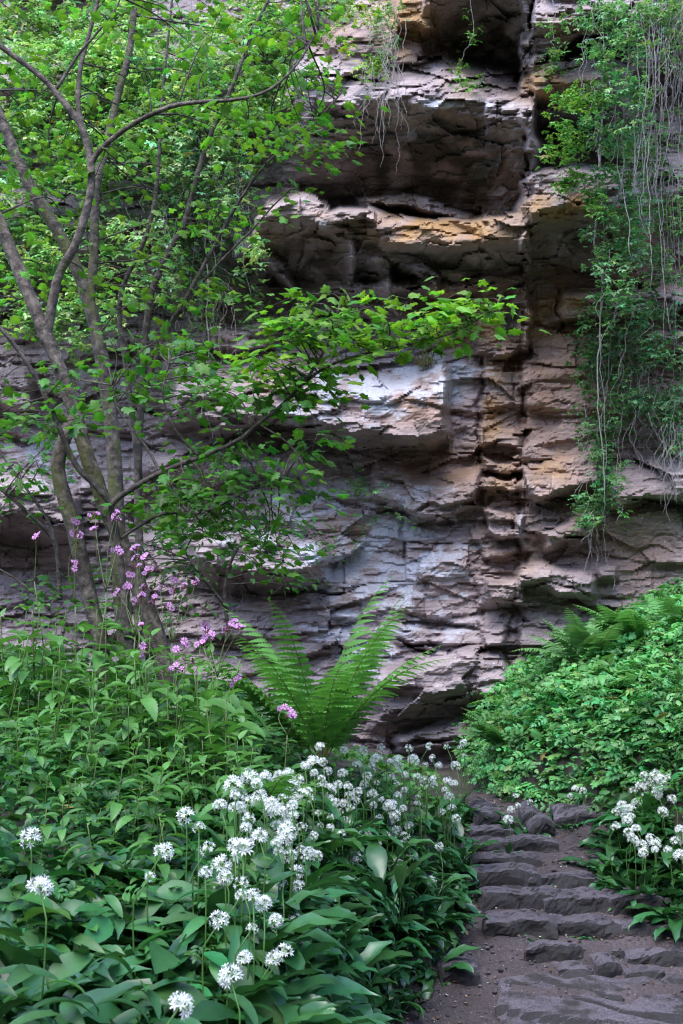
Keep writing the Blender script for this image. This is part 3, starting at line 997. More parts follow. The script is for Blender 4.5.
def fan_leaf(outline, droop=.25, cup=.1):
    """lobed blade: outline (x,y) from base round the right side to the tip and back; mirrored"""
    o = np.array(outline, float)
    pts = np.vstack([o, (o[1:-1] * [-1, 1])[::-1]])
    c = np.array([0, .42])
    ring = .55 * pts + .45 * c
    allp = np.vstack([[c], ring, pts])
    z = -droop * (allp[:, 1] ** 2) - cup * np.abs(allp[:, 0]) + .06 * np.cos(allp[:, 0] * 9)
    v = np.column_stack([allp, z])
    n = len(pts)
    loops, sizes = [], []
    for k in range(n):
        k2 = (k + 1) % n
        loops += [0, 1 + k2, 1 + k]
        sizes.append(3)
        loops += [1 + k, 1 + k2, 1 + n + k2, 1 + n + k]
        sizes.append(4)
    return v, np.array(loops), np.array(sizes), np.ones(len(v))


MAPLE = [fan_leaf([(0, .02), (.2, -.1), (.34, .06), (.26, .2), (.52, .3), (.34, .42), (.46, .62), (.22, .62), (.14, .8), (0, 1.0)], d, c) for d, c in ((.2, .12), (.35, .05), (.1, .25))]
OVATE = [strip_leaf(6, .52, .3, c, .08, 0, .8) for c in (.3, .7, 1.1)]
NETTLE = [strip_leaf(21, .4, .35, c, .06, .09, .75, 1.4, .2) for c in (.5, .9, 1.3)]
LANCE = [strip_leaf(9, w_, .35, c, .1, 0, .95, 1.2, .5) for w_, c in ((.2, 1.0), (.24, 1.5), (.18, 1.9), (.27, 1.2))]
BLADE = [strip_leaf(7, .035, .4, c, 0, 0, .6, 1.0, .2) for c in (.6, 1.3)]


def merge(protos):
    vs, ls, ss_, sh, n = [], [], [], [], 0
    for p in protos:
        vs.append(p[0])
        ls.append(p[1] + n)
        ss_.append(p[2])
        sh.append(p[3])
        n += len(p[0])
    return np.vstack(vs), np.concatenate(ls), np.concatenate(ss_), np.concatenate(sh)


def xf(p, az, el, s, off, roll=0.0):
    """turn a leaf (along +y, up +z) to azimuth az and elevation el, scale, shift"""
    v = p[0] * s
    cr, sr = math.cos(roll), math.sin(roll)
    v = v @ np.array([[cr, 0, sr], [0, 1, 0], [-sr, 0, cr]]).T
    ce, se = math.cos(el), math.sin(el)
    v = v @ np.array([[1, 0, 0], [0, ce, -se], [0, se, ce]]).T
    ca, sa = math.cos(az), math.sin(az)
    v = v @ np.array([[ca, -sa, 0], [sa, ca, 0], [0, 0, 1]]).T
    return v + np.asarray(off, float), p[1], p[2], p[3]


def compound(nl, seed, small=OVATE):
    """divided leaf, about 1 across: paired toothed leaflets along a midrib"""
    r = np.random.default_rng(seed)
    out = []
    for k in range(nl):
        y = .25 + .62 * k / (nl - 1)
        s = .42 * (1 - .55 * k / (nl - 1))
        for sd in (-1, 1):
            out.append(xf(small[r.integers(len(small))], -sd * r.uniform(.8, 1.15), r.uniform(-.15, .25), s * r.uniform(.85, 1.15), (0, y, -.22 * y * y + .1)))
    out.append(xf(small[0], 0, -.2, .34, (0, .86, -.08)))
    return merge(out)


LOBE = [fan_leaf([(0, 0), (.16, .02), (.3, .2), (.2, .3), (.36, .48), (.2, .56), (.22, .76), (.1, .8), (0, 1)], d, .15) for d in (.25, .4)]
COMP = [compound(3, s, LOBE) for s in (1, 2, 3)]
COMPF = [compound(4, s, OVATE) for s in (5, 6)]


def scatter(mb, protos, T, size, base, tilt=.45, r=rng, var=.25, up=None, hue=.12, mul=None):
    n = len(T)
    if n == 0:
        return
    az = r.uniform(0, 2 * math.pi, n)
    d = np.stack([np.cos(az), np.sin(az), r.normal(0.0, .3, n)], -1)
    nn = np.stack([r.normal(0, tilt, n), r.normal(0, tilt, n) - .15, np.ones(n)], -1)
    if up is not None:
        nn += up
    F = frames(d, nn) * np.asarray(size)[:, None, None]
    pick = r.integers(0, len(protos), n)
    col = rand_col(n, base, var, hue, r)
    if mul is not None:
        col[:, :3] *= mul[:, None]
    dry = r.random(n) < .005
    col[dry, :3] = [.22, .17, .06]
    for k, p in enumerate(protos):
        m = pick == k
        mb.inst(p, F[m], T[m], col[m])


# ------------------------------------------------------------------ trees
def limb(pts, r0, r1, n=None, moss=.5, bright=1.0, sides=10, jit=.0, lump=.12, seed=0):
    """pts: (px, py, distance)"""
    Q = np.array(pts, float)
    P3 = at(Q[:, 0], Q[:, 1], Q[:, 2])
    n = n or max(8, len(pts) * 7)
    P3 = resample(P3, n)
    if jit:
        t = np.arange(n) * .35
        P3[:, 0] += jit * noise2(t + seed, t * 0 + seed, 1)
        P3[:, 1] += jit * noise2(t + seed, t * 0 + seed + 9, 2)
    return P3, np.linspace(r0, r1, n) * 1.0, moss, bright, sides, lump, seed


def build_limb(name, lb, parent):
    P3, rad, moss, br, sides, lump, seed = lb
    mb = MB()
    add_tube(mb, P3, rad, sides, (moss, br, 0, 1), 0, lump, seed)
    return mb.build(name, M_BARK, parent)


def crown(name, parent, nodes, regions, leaf_size, base, seed, leaves=14, protos=MAPLE, spread=.26, tilt=.42, flat=.35, mats=None):
    """leaf sprays: each hangs on a twig that leaves the nearest branch"""
    r = np.random.default_rng(seed)
    mb = MB()
    nodes = np.asarray(nodes)
    for (px, py, sx_, sy_, cnt, ya, yb) in regions:
        for _ in range(cnt):
            x, y = px + sx_ * r.uniform(-1, 1), py + sy_ * r.uniform(-1, 1)
            Yd = r.uniform(ya, yb)
            c = at(x, y, Yd)
            d2 = ((nodes - c) ** 2).sum(1) + .6 * np.clip(nodes[:, 2] - c[2], 0, 9) ** 2
            nb_ = nodes[np.argmin(d2 * r.uniform(.75, 1.35, len(nodes)))]
            mid = (nb_ + c) / 2 + np.array([r.normal(0, .06), r.normal(0, .06), r.uniform(.0, .14)]) * min(1, np.linalg.norm(c - nb_) * 1.5)
            tw = resample(np.array([nb_, mid, c]), 9)
            ln = np.linalg.norm(c - nb_)
            add_tube(mb, tw, np.linspace(.0035 + .004 * min(ln, 1.2), .0016, 9), 4, (.3, .6, 0, 1), 1)
            k = int(leaves * r.uniform(.7, 1.3))
            dirn = (c - mid)
            dirn[2] *= .3
            dirn /= np.linalg.norm(dirn) + 1e-9
            side = np.cross(dirn, [0, 0, 1])
            side /= np.linalg.norm(side) + 1e-9
            a_ = r.uniform(-.7, .55, k)
            b_ = r.normal(0, .55, k) * (1 - .35 * np.abs(a_))
            T = c + spread * (a_[:, None] * dirn + b_[:, None] * side) + np.stack([r.normal(0, .02, k), r.normal(0, .02, k), r.normal(0, spread * .17, k) - .18 * spread * np.abs(b_)], -1)
            # short side twigs carrying the outer leaves
            for q in range(0, k, 3):
                add_tube(mb, np.array([c + spread * a_[q] * .3 * dirn, T[q]]), [.0016, .0009], 3, (.3, .6, 0, 1), 1)
            out = T - c + dirn * spread * .5
            out[:, 2] = r.normal(-.05, .1, k) * spread * 2
            nn = np.stack([r.normal(0, tilt, k), r.normal(-.12, tilt, k), np.ones(k)], -1)
            sz = leaf_size * r.uniform(.55, 1.2, k)
            F = frames(out + 1e-4, nn) * sz[:, None, None]
            col = rand_col(k, np.asarray(base) * r.uniform(.75, 1.25), .18, .1, r)
            pick = r.integers(0, len(protos), k)
            for p in range(len(protos)):
                m = pick == p
                mb.inst(protos[p], F[m], T[m], col[m], 0)
    return mb.build(name, mats or [M_LEAF, M_BARK], parent)


def nodes_of(*lbs):
    return np.vstack([l[0][2:] for l in lbs])


G1 = (.092, .215, .028)
G2 = (.065, .175, .028)
G3 = (.115, .25, .030)

# forked tree with two grey stems
tA = limb([(106, 690, 5.55), (100, 640, 5.55), (88, 590, 5.55), (74, 530, 5.5), (62, 490, 5.5), (58, 462, 5.5), (65, 438, 5.5), (76, 415, 5.52)], .042, .034, moss=.4, bright=.8, seed=1)
tB = limb([(172, 700, 5.6), (158, 640, 5.6), (140, 590, 5.6), (122, 545, 5.58), (103, 500, 5.56), (86, 452, 5.54), (73, 408, 5.52), (58, 365, 5.5), (42, 325, 5.5), (25, 285, 5.5), (6, 238, 5.5), (-14, 190, 5.5), (-36, 120, 5.5), (-50, 20, 5.5), (-56, -80, 5.5)],
          .047, .026, moss=.42, bright=.85, seed=2)
tC = limb([(45, 345, 5.5), (53, 300, 5.47), (60, 272, 5.45), (75, 245, 5.42), (89, 200, 5.4), (91, 165, 5.4), (83, 130, 5.4), (66, 105, 5.4), (40, 76, 5.4), (0, 46, 5.38), (-50, 10, 5.35)], .026, .013, moss=.35, bright=.75, seed=3)
tC2 = limb([(91, 163, 5.4), (104, 146, 5.38), (135, 123, 5.3), (170, 107, 5.2), (200, 102, 5.15), (232, 100, 5.1), (260, 94, 5.1), (280, 82, 5.1), (300, 60, 5.1), (318, 30, 5.1)], .015, .004, moss=.2, bright=.8, seed=4)
tC3 = limb([(82, 128, 5.4), (78, 100, 5.42), (81, 65, 5.45), (89, 35, 5.5), (98, 0, 5.5), (112, -60, 5.5)], .015, .008, moss=.3, bright=.75, seed=5)
tC4 = limb([(56, 90, 5.4), (78, 55, 5.4), (96, 34, 5.4), (118, 4, 5.4), (130, -40, 5.4)], .009, .004, moss=.2, bright=.8, seed=6)
forked = empty('forked_tree', at(130, 700, 5.6) - [0, 0, .1])
forked_loc = np.array(forked.location)
tag(forked, 'tree with two crossing grey mossy stems behind the pink flowers', 'tree')


def shift(lbs, loc):
    return [(l[0] - loc, *l[1:]) for l in lbs]


f_ = shift([tA, tB, tC, tC2, tC3, tC4], forked_loc)
build_limb('trunk', f_[0], forked)
build_limb('trunk', f_[1], forked)
for q in f_[2:]:
    build_limb('branch', q, forked)


def rel_crown(name, parent, loc, lbs, regions, *a, **k):
    """crown is generated in world space and then moved under its tree"""
    o = crown(name, None, nodes_of(*lbs), regions, *a, **k)
    me = o.data
    co_ = np.empty(len(me.vertices) * 3, np.float32)
    me.vertices.foreach_get('co', co_)
    co_ = co_.reshape(-1, 3) - np.asarray(loc, np.float32)
    me.vertices.foreach_set('co', co_.ravel())
    me.update()
    o.parent = parent
    return o


rel_crown('crown', forked, forked_loc, [tB, tC, tC2, tC3, tC4],
          [(60, 60, 90, 110, 22, 5.45, 6.2), (210, 70, 110, 75, 23, 5.15, 5.9), (60, 220, 80, 80, 10, 5.5, 6.1), (0, 320, 40, 80, 6, 5.5, 6), (310, 10, 35, 25, 3, 5, 5.4), (120, -90, 220, 50, 18, 5, 6)],
          .058, G1, 11, leaves=13)

# slender sapling whose long arm arches in front of the cliff
aM = limb([(128, 640, 5.3), (122, 575, 5.3), (116, 530, 5.28), (112, 505, 5.25), (135, 487, 5.22), (162, 472, 5.2), (200, 457, 5.15), (235, 442, 5.1), (262, 421, 5.08), (286, 401, 5.05), (310, 374, 5.0), (329, 340, 5.0), (341, 300, 5.0)],
          .018, .005, moss=.25, bright=.5, seed=7)
aT = limb([(298, 388, 5.03), (320, 371, 5.0), (345, 359, 4.98), (382, 350, 4.95), (420, 342, 4.93), (452, 333, 4.92), (480, 318, 4.92), (505, 297, 4.92)], .008, .002, moss=.2, bright=.5, seed=8)
aL = limb([(112, 505, 5.25), (95, 485, 5.22), (76, 465, 5.2), (60, 430, 5.18), (45, 395, 5.15), (25, 360, 5.12), (0, 328, 5.1), (-40, 290, 5.1)], .016, .009, moss=.25, bright=.5, seed=9)
aU = limb([(160, 472, 5.2), (146, 447, 5.22), (120, 413, 5.25), (112, 385, 5.25)], .008, .003, moss=.2, bright=.5, seed=10)
aV = limb([(200, 457, 5.15), (176, 431, 5.1), (163, 395, 5.08), (170, 360, 5.08)], .008, .003, moss=.2, bright=.5, seed=12)
aW = limb([(118, 540, 5.3), (160, 515, 5.35), (205, 512, 5.4), (250, 490, 5.45), (282, 482, 5.5)], .008, .003, moss=.2, bright=.5, seed=13)
arch = empty('sapling', at(128, 640, 5.3) - [0, 0, .5])
arch_loc = np.array(arch.location)
tag(arch, 'slender dark sapling with one long arm of bright leaves arching across the cliff', 'tree')
s_ = shift([aM, aT, aL, aU, aV, aW], arch_loc)
build_limb('trunk', s_[0], arch)
for q in s_[1:]:
    build_limb('branch', q, arch)
rel_crown('crown', arch, arch_loc, [aM, aT], [(330, 318, 55, 26, 16, 4.85, 5.1), (400, 325, 60, 26, 14, 4.8, 5.0), (478, 305, 34, 12, 7, 4.88, 4.95), (300, 362, 50, 26, 13, 4.9, 5.2)], .066, G3, 12, leaves=12, spread=.2, tilt=.3)
rel_crown('crown', arch, arch_loc, [aU, aV, aM], [(150, 370, 80, 45, 18, 5.2, 5.6), (240, 395, 60, 30, 12, 4.9, 5.2)], .062, G2, 13, leaves=14, spread=.24)
rel_crown('crown', arch, arch_loc, [aW, aM], [(250, 470, 80, 36, 26, 5.0, 5.7), (190, 520, 90, 36, 24, 5.2, 6.0)], .06, G2, 14, leaves=14, spread=.26)
rel_crown('crown', arch, arch_loc, [aL], [(30, 400, 60, 40, 10, 4.9, 5.4)], .062, G2, 15, leaves=13)

# mossy trunk behind
mT = limb([(130, 680, 6.6), (122, 600, 6.6), (117, 520, 6.6), (112, 430, 6.6), (100, 350, 6.6), (88, 300, 6.6), (66, 246, 6.55), (30, 186, 6.5), (0, 116, 6.5), (-30, 50, 6.5), (-60, -60, 6.5)], .054, .026, moss=.55, bright=.75, seed=21)
mU = limb([(90, 305, 6.6), (94, 250, 6.6), (96, 190, 6.6), (108, 140, 6.6), (118, 95, 6.6), (130, 48, 6.6), (134, 0, 6.6), (136, -80, 6.6)], .032, .018, moss=.5, bright=.7, seed=22)
mossy = empty('mossy_tree', at(130, 680, 6.6) - [0, 0, .1])
m_loc = np.array(mossy.location)
tag(mossy, 'green mossy tree trunk standing behind the two crossing grey stems', 'tree')
q_ = shift([mT, mU], m_loc)
build_limb('trunk', q_[0], mossy)
build_limb('branch', q_[1], mossy)
rel_crown('crown', mossy, m_loc, [mT, mU], [(90, 90, 160, 120, 30, 6.5, 7.4), (120, 250, 110, 70, 14, 6.5, 7.2), (60, -90, 200, 60, 14, 6.4, 7.4)], .062, (.115, .25, .045), 23, leaves=14, spread=.3)

# thin stems fanning up in front of the cliff
fan = empty('multi_stem_tree', at(150, 640, 7.2) - [0, 0, .2])
fl = np.array(fan.location)
tag(fan, 'tree of thin dark stems fanning out toward the roof of the cliff', 'tree')
FS = [limb([(150, 660, 7.2), (140, 560, 7.2), (138, 470, 7.2), (142, 390, 7.15), (150, 300, 7.1), (168, 255, 7.05), (185, 220, 7.0), (205, 150, 7.0), (234, 82, 7.0), (252, 34, 7.0), (268, 0, 7.0), (290, -60, 7)], .03, .009, moss=.3, bright=.6, seed=31),
      limb([(140, 480, 7.2), (128, 380, 7.15), (120, 300, 7.1), (146, 236, 7.0), (157, 184, 7.0), (162, 100, 7.0), (166, 60, 7), (175, -30, 7)], .02, .007, moss=.3, bright=.6, seed=32),
      limb([(142, 400, 7.15), (165, 335, 7.1), (185, 300, 7.0), (212, 250, 6.95), (240, 200, 6.9), (268, 162, 6.85), (298, 140, 6.8), (325, 112, 6.8), (342, 92, 6.8)], .016, .005, moss=.2, bright=.6, seed=33),
      limb([(165, 335, 7.1), (192, 295, 7.0), (222, 260, 6.95), (250, 232, 6.9), (274, 205, 6.85), (292, 188, 6.8)], .01, .004, moss=.2, bright=.6, seed=34)]
fs2 = shift(FS, fl)
build_limb('trunk', fs2[0], fan)
for q in fs2[1:]:
    build_limb('branch', q, fan)
rel_crown('crown', fan, fl, FS, [(215, 120, 70, 110, 24, 6.4, 7.4), (296, 110, 40, 50, 13, 6.5, 7.0), (322, 150, 28, 26, 6, 6.6, 6.9), (220, 260, 50, 40, 9, 6.6, 7.2), (290, 30, 46, 40, 9, 6.5, 7.2)], .066, (.085, .20, .035), 35, leaves=12, spread=.26)

# low dark shrub in the shade of the cliff foot
sh = empty('shrub', at(230, 640, 7.0))
sl_ = np.array(sh.location)
tag(sh, 'low dark leafy shrub in shade at the left foot of the cliff', 'shrub')
SB = [limb([(230, 640, 7.0), (225, 590, 7.0), (240, 545, 6.9), (280, 520, 6.9)], .014, .005, moss=.2, bright=.5, seed=41),
      limb([(228, 610, 7.0), (190, 560, 6.9), (170, 525, 6.9)], .011, .004, moss=.2, bright=.5, seed=42)]
for q in shift(SB, sl_):
    build_limb('stem', q, sh)
rel_crown('foliage', sh, sl_, SB, [(230, 540, 90, 45, 34, 6.5, 7.4), (160, 590, 60, 30, 12, 6.4, 7.2)], .055, (.035, .115, .02), 43, leaves=16, protos=OVATE, spread=.24)
dk = empty('shrub', at(10, 600, 6.4))
dl_ = np.array(dk.location)
tag(dk, 'dark low shrub with bare black twigs left of the crossing grey stems', 'shrub')
SB = [limb([(60, 600, 6.3), (55, 545, 6.3), (30, 515, 6.25), (0, 489, 6.2), (-30, 470, 6.2)], .014, .008, moss=.2, bright=.45, seed=44),
      limb([(60, 570, 6.3), (50, 525, 6.3), (20, 480, 6.3), (-10, 440, 6.3)], .012, .005, moss=.2, bright=.45, seed=45),
      limb([(50, 610, 6.2), (30, 590, 6.2), (8, 574, 6.2), (-20, 560, 6.2)], .008, .004, moss=.2, bright=.6, seed=46)]
for q in shift(SB, dl_):
    build_limb('stem', q, dk)
rel_crown('foliage', dk, dl_, SB, [(10, 470, 50, 40, 14, 5.9, 6.6), (40, 580, 30, 16, 4, 5.9, 6.4)], .055, (.05, .15, .022), 47, leaves=13, protos=MAPLE, spread=.22)


# ------------------------------------------------------------------ creepers and cliff plants
CREEP = [merge([xf(OVATE[k % 3], a, .15 * (k % 3), .55 + .12 * (k % 2), (.12 * math.sin(a), .12 * math.cos(a), 0)) for k, a in enumerate(np.linspace(0, 5.2, n_))]) for n_ in (5, 6, 4)]


def creeper(name, lab, cat, stems, clouds, base, leaf, seed, grp=None, curls=0, free=False):
    """stems: (px list, py list, radius, offset from rock); clouds: (px, py, sx, sy, count)"""
    r = np.random.default_rng(seed)
    x0, y0 = clouds[0][:2] if clouds else (stems[0][0][0], stems[0][1][0])
    loc = at(x0, y0, float(cliff_y(x0, y0)) - .15)
    root = empty(name, loc)
    tag(root, lab, cat, grp)
    for xs, ys, rad, off in stems:
        n = 40
        t = np.linspace(0, 1, n)
        X = np.interp(t, np.linspace(0, 1, len(xs)), xs) + 7.0 * noise2(t * 3.2 + r.uniform(0, 90), t * 0, 3) + 3.0 * noise2(t * 9 + r.uniform(0, 90), t * 0, 4) + 1.8 * noise2(t * 24, t * 0 + r.uniform(0, 90), 3)
        Y_ = np.interp(t, np.linspace(0, 1, len(ys)), ys)
        # a hanging strand stays in front of the foremost rock it has passed
        d = np.minimum.accumulate(cliff_y(X, Y_)) - off
        d = np.convolve(np.pad(d, 4, mode='edge'), np.ones(9) / 9, 'valid') - .02
        mb = MB()
        g = r.uniform(.4, 1.05)
        add_tube(mb, at(X, Y_, d) - loc, np.linspace(rad, rad * .4, n) * .62, 5, (g, g, g, 1), 0, .3, seed)
        mb.build('vine_stem', M_VINE, root)
    if curls:
        mb = MB()
        for _ in range(curls):
            c_ = clouds[r.integers(len(clouds))]
            x, y = c_[0] + c_[2] * r.uniform(-1, 1), c_[1] + c_[3] * r.uniform(-1.1, .6)
            ln = r.uniform(20, 90)
            t = np.linspace(0, 1, 14)
            X = x + r.uniform(-14, 14) * t + 9 * noise2(t * 3, t * 0 + r.uniform(0, 99), 6)
            Y_ = y + ln * t
            d = (cliff_front(X, Y_) if free else cliff_y(X, Y_)).min() - r.uniform(.03, .42)
            add_tube(mb, at(X, Y_, np.full(14, d)) - loc, .0017, 3, (1.0, 1.0, 1.0, 1))
        tag(mb.build('dry_strands', M_VINE, root), kind='stuff')
    if clouds:
        mb = MB()
        for px, py, sx_, sy_, cnt in clouds:
            nb2 = max(3, cnt // 14)
            bx, by = px + sx_ * np.clip(r.normal(0, .55, nb2), -1.2, 1.2), py + sy_ * np.clip(r.normal(0, .6, nb2), -1.2, 1.2)
            bd = r.uniform(.04, .42, nb2)
            k = r.integers(0, nb2, cnt)
            X = bx[k] + r.normal(0, 6.5, cnt)
            Y_ = by[k] + r.normal(0, 6.5, cnt)
            d = (cliff_front(X, Y_) if free else np.minimum(cliff_y(X, Y_), cliff_y(X, Y_ - 14))) - bd[k] - np.abs(r.normal(0, .06, cnt))
            scatter(mb, CREEP, at(X, Y_, d) - loc, leaf * r.uniform(.6, 1.25, cnt), np.asarray(base), .5, r, .25, np.array([0, -.35, 0]))
        mb.build('foliage', M_HERB, root)
    return root


CG = (.13, .27, .115)
CGB = (.12, .27, .05)
GRP = 'creepers hanging down the cliff'
creeper('hanging_creeper', 'broad leafy creeper curtain hanging from the cliff top beside the square overhang blocks', 'creeper',
        [((622, 626, 622, 630), (-90, 60, 130, 260), .011, .10), ((616, 612, 620), (-90, 40, 200), .008, .14), ((632, 640, 634), (-90, 90, 220), .009, .12), ((600, 606, 603), (-90, 30, 90), .007, .1)],
        [(624, 50, 34, 60, 520), (600, 20, 26, 30, 170), (632, 150, 40, 50, 620), (628, 225, 40, 50, 640), (604, 120, 24, 40, 200), (640, 290, 34, 30, 230)], CG, .052, 61, GRP, 30, True)
creeper('hanging_creeper', 'pale bunch of bare woody vines hanging beside the leafy creeper curtain', 'creeper',
        [((x, x + 3, x - 2, x + 4), (-90, 80, 190, y1), rd, of) for x, y1, rd, of in ((644, 240, .006, .45), (650, 290, .005, .4), (655, 200, .006, .48), (640, 180, .004, .44), (664, 330, .006, .42), (668, 300, .008, .4), (673, 345, .005, .43), (680, 320, .007, .38), (660, 260, .004, .5), (677, 270, .004, .45), (686, 360, .007, .36), (648, 160, .004, .45), (662, 345, .005, .44), (671, 250, .004, .452), (635, 120, .005, .44), (657, 110, .005, .44))],
        [(665, 120, 20, 90, 240), (660, 10, 34, 20, 200), (672, 30, 16, 24, 160), (672, 230, 14, 60, 200)], (.12, .24, .08), .05, 62, GRP, 90, True)
creeper('hanging_creeper', 'long thin creeper trailing down the reddish wall to just above the fern', 'creeper',
        [((597, 599, 601, 600, 603), (100, 200, 300, 400, 500), .013, .06), ((601, 604, 600, 606), (110, 240, 380, 515), .007, .1), ((610, 606, 604), (260, 380, 500), .005, .08), ((593, 596, 590), (280, 340, 420), .004, .08)],
        [(600, 330, 20, 30, 260), (594, 380, 20, 28, 280), (604, 425, 24, 26, 280), (602, 470, 22, 26, 260), (598, 505, 14, 14, 130), (590, 518, 14, 5, 40)], (.085, .21, .07), .05, 63, GRP, 26)
creeper('hanging_creeper', 'greyish tangle of creeper spread over the reddish wall below the leafy curtain', 'creeper',
        [((640, 636, 644), (250, 330, 420), .006, .08), ((660, 655, 662), (260, 340, 430), .006, .08), ((676, 672, 678), (300, 380, 470), .005, .07), ((663, 662, 663), (440, 470, 505), .004, .06)],
        [(640, 335, 40, 30, 520), (645, 405, 28, 14, 340), (668, 395, 18, 34, 260), (674, 440, 10, 20, 120), (622, 365, 30, 26, 320)], (.12, .25, .11), .05, 64, GRP, 70)
creeper('hanging_creeper', 'bright green sprays jutting from the creeper in front of the dark roof', 'creeper',
        [((600, 585, 562, 546), (100, 98, 102, 110), .005, .3), ((602, 590, 566, 544), (150, 148, 154, 164), .005, .3), ((600, 580, 562), (185, 186, 196), .004, .3)],
        [(570, 103, 22, 5, 90), (590, 96, 14, 6, 60), (562, 152, 20, 6, 80), (585, 143, 16, 6, 60), (570, 180, 16, 5, 50), (560, 128, 14, 4, 30), (590, 200, 16, 8, 50)], CGB, .06, 65, GRP, 0, True)
creeper('hanging_creeper', 'small wispy creeper with bare curling strands hanging over the pale roof lip', 'creeper',
        [((396, 388, 382, 380), (-60, 40, 110, 168), .005, .05), ((402, 404, 398, 398), (-60, 40, 110, 175), .005, .06), ((388, 384, 376, 374), (40, 80, 110, 145), .004, .05), ((392, 398, 404), (60, 95, 130), .004, .07), ((384, 376, 374), (-60, 30, 60), .005, .06)],
        [(385, 20, 14, 26, 120), (376, 66, 16, 12, 60), (392, 50, 8, 20, 40)], (.10, .21, .08), .045, 66, GRP, 34)
creeper('cliff_plant', 'thin leafy sprig dangling in front of the dark block above the roof', 'plant',
        [((474, 470, 462, 455), (-40, 30, 66, 84), .004, .04)], [(474, 30, 5, 12, 24), (462, 66, 6, 9, 24), (470, 80, 10, 4, 22)], (.10, .24, .05), .05, 67)
creeper('cliff_plant', 'small plant with a dangling stem on the orange block beside the joint', 'plant',
        [((554, 554, 552), (-50, 20, 58), .004, .05)], [(551, 58, 9, 9, 50), (547, 28, 5, 4, 14), (556, 68, 6, 5, 16)], (.09, .2, .06), .05, 68)
creeper('cliff_plant', 'yellowish leafy sprig over the brown rocks at the upper left of the roof', 'plant',
        [((336, 352, 372), (-30, 10, 28), .005, .4)], [(352, 12, 14, 16, 60), (372, 8, 14, 10, 40), (372, 70, 16, 5, 40), (345, 40, 8, 10, 24)], (.20, .34, .03), .06, 69)
creeper('hanging_creeper', 'pale grey-green ivy cascading down the cliff behind the fan of stems', 'creeper',
        [((205, 200, 210, 204), (60, 200, 300, 420), .009, .08), ((160, 158, 164), (-60, 160, 330), .009, .12), ((216, 214, 220), (100, 240, 380), .006, .08), ((190, 196, 192), (-60, 180, 300), .007, .1), ((152, 150, 156), (60, 200, 340), .006, .12), ((210, 206, 212), (280, 350, 440), .005, .06)],
        [(190, 90, 46, 60, 1000), (200, 190, 40, 60, 1000), (160, 230, 46, 60, 800), (225, 170, 20, 40, 300), (205, 290, 26, 30, 240)], (.24, .38, .19), .07, 70, GRP, 160, True)
creeper('cliff_bush', 'thick bright bush growing over the cliff behind the top of the trees', 'bush',
        [((120, 118, 110), (-90, 20, 110), .014, .2), ((60, 66, 70), (-90, 40, 150), .012, .2)],
        [(110, 40, 70, 50, 1500), (60, 130, 70, 50, 1300), (20, 50, 40, 60, 900), (140, 120, 50, 50, 900)], (.25, .41, .15), .085, 71, None, 0, True)
creeper('cliff_bush', 'pale green bush on the cliff behind the leaning left stem', 'bush',
        [((20, 24, 20), (120, 200, 300), .01, .2)], [(20, 250, 60, 60, 1000), (60, 320, 50, 30, 420), (-30, 180, 40, 70, 500), (105, 260, 40, 60, 500)], (.25, .41, .15), .08, 72, None, 0, True)
creeper('cliff_bush', 'leafy bush sprouting from the cliff left of the roof overhang', 'bush',
        [((270, 268, 262), (-80, 30, 120), .01, .2), ((240, 246, 240), (-80, 60, 150), .008, .2)], [(252, 30, 50, 40, 800), (250, 100, 40, 40, 560), (310, 0, 36, 26, 300), (250, 250, 14, 10, 50)], (.25, .41, .15), .075, 73, None, 0, True)
creeper('cliff_plant', 'faint mossy greenery on the shelf left below the second overhang', 'plant',
        [((250, 240, 225), (262, 268, 282), .004, .03)], [(240, 272, 18, 8, 60), (255, 300, 22, 7, 50), (245, 322, 26, 7, 70)], (.10, .19, .07), .05, 74)
creeper('cliff_plant', 'sparse green plants rooted in ledges of the pale wall above the fern', 'plant',
        [((350, 356, 352), (480, 500, 520), .003, .03)], [(350, 490, 26, 16, 70), (390, 520, 18, 6, 26), (335, 540, 12, 8, 26), (360, 545, 10, 6, 16)], (.085, .19, .06), .05, 75)
creeper('cliff_plant', 'little ledge plant right under the long thin creeper', 'plant',
        [((618, 622, 625), (500, 505, 512), .003, .03)], [(624, 512, 6, 4, 16), (585, 516, 10, 5, 22), (594, 521, 8, 4, 16)], (.10, .25, .06), .055, 76)


def tuft(name, lab, loc, n, ln, base, seed, cat='grass', spreadv=.04, lean=.6):
    r = np.random.default_rng(seed)
    mb = MB()
    col = rand_col(n, base, .3, .1, r)
    az = r.uniform(0, 6.28, n)
    el = r.uniform(lean, 1.45, n)
    for k in range(n):
        v = xf(BLADE[k % 2], az[k], el[k], ln * r.uniform(.5, 1.15), (r.normal(0, spreadv), r.normal(0, spreadv), 0))
        mb.add(v[0], v[1], v[2], col[k])
    o = mb.build(name, M_HERB)
    o.location = [float(c) for c in loc]
    return tag(o, lab, cat)


tuft('grass_tuft', 'dry tuft of grass on the ledge above the pale outcrop', at(427, 366, float(cliff_y(427, 372)) - .03), 90, .17, (.17, .17, .06), 81, lean=.3)


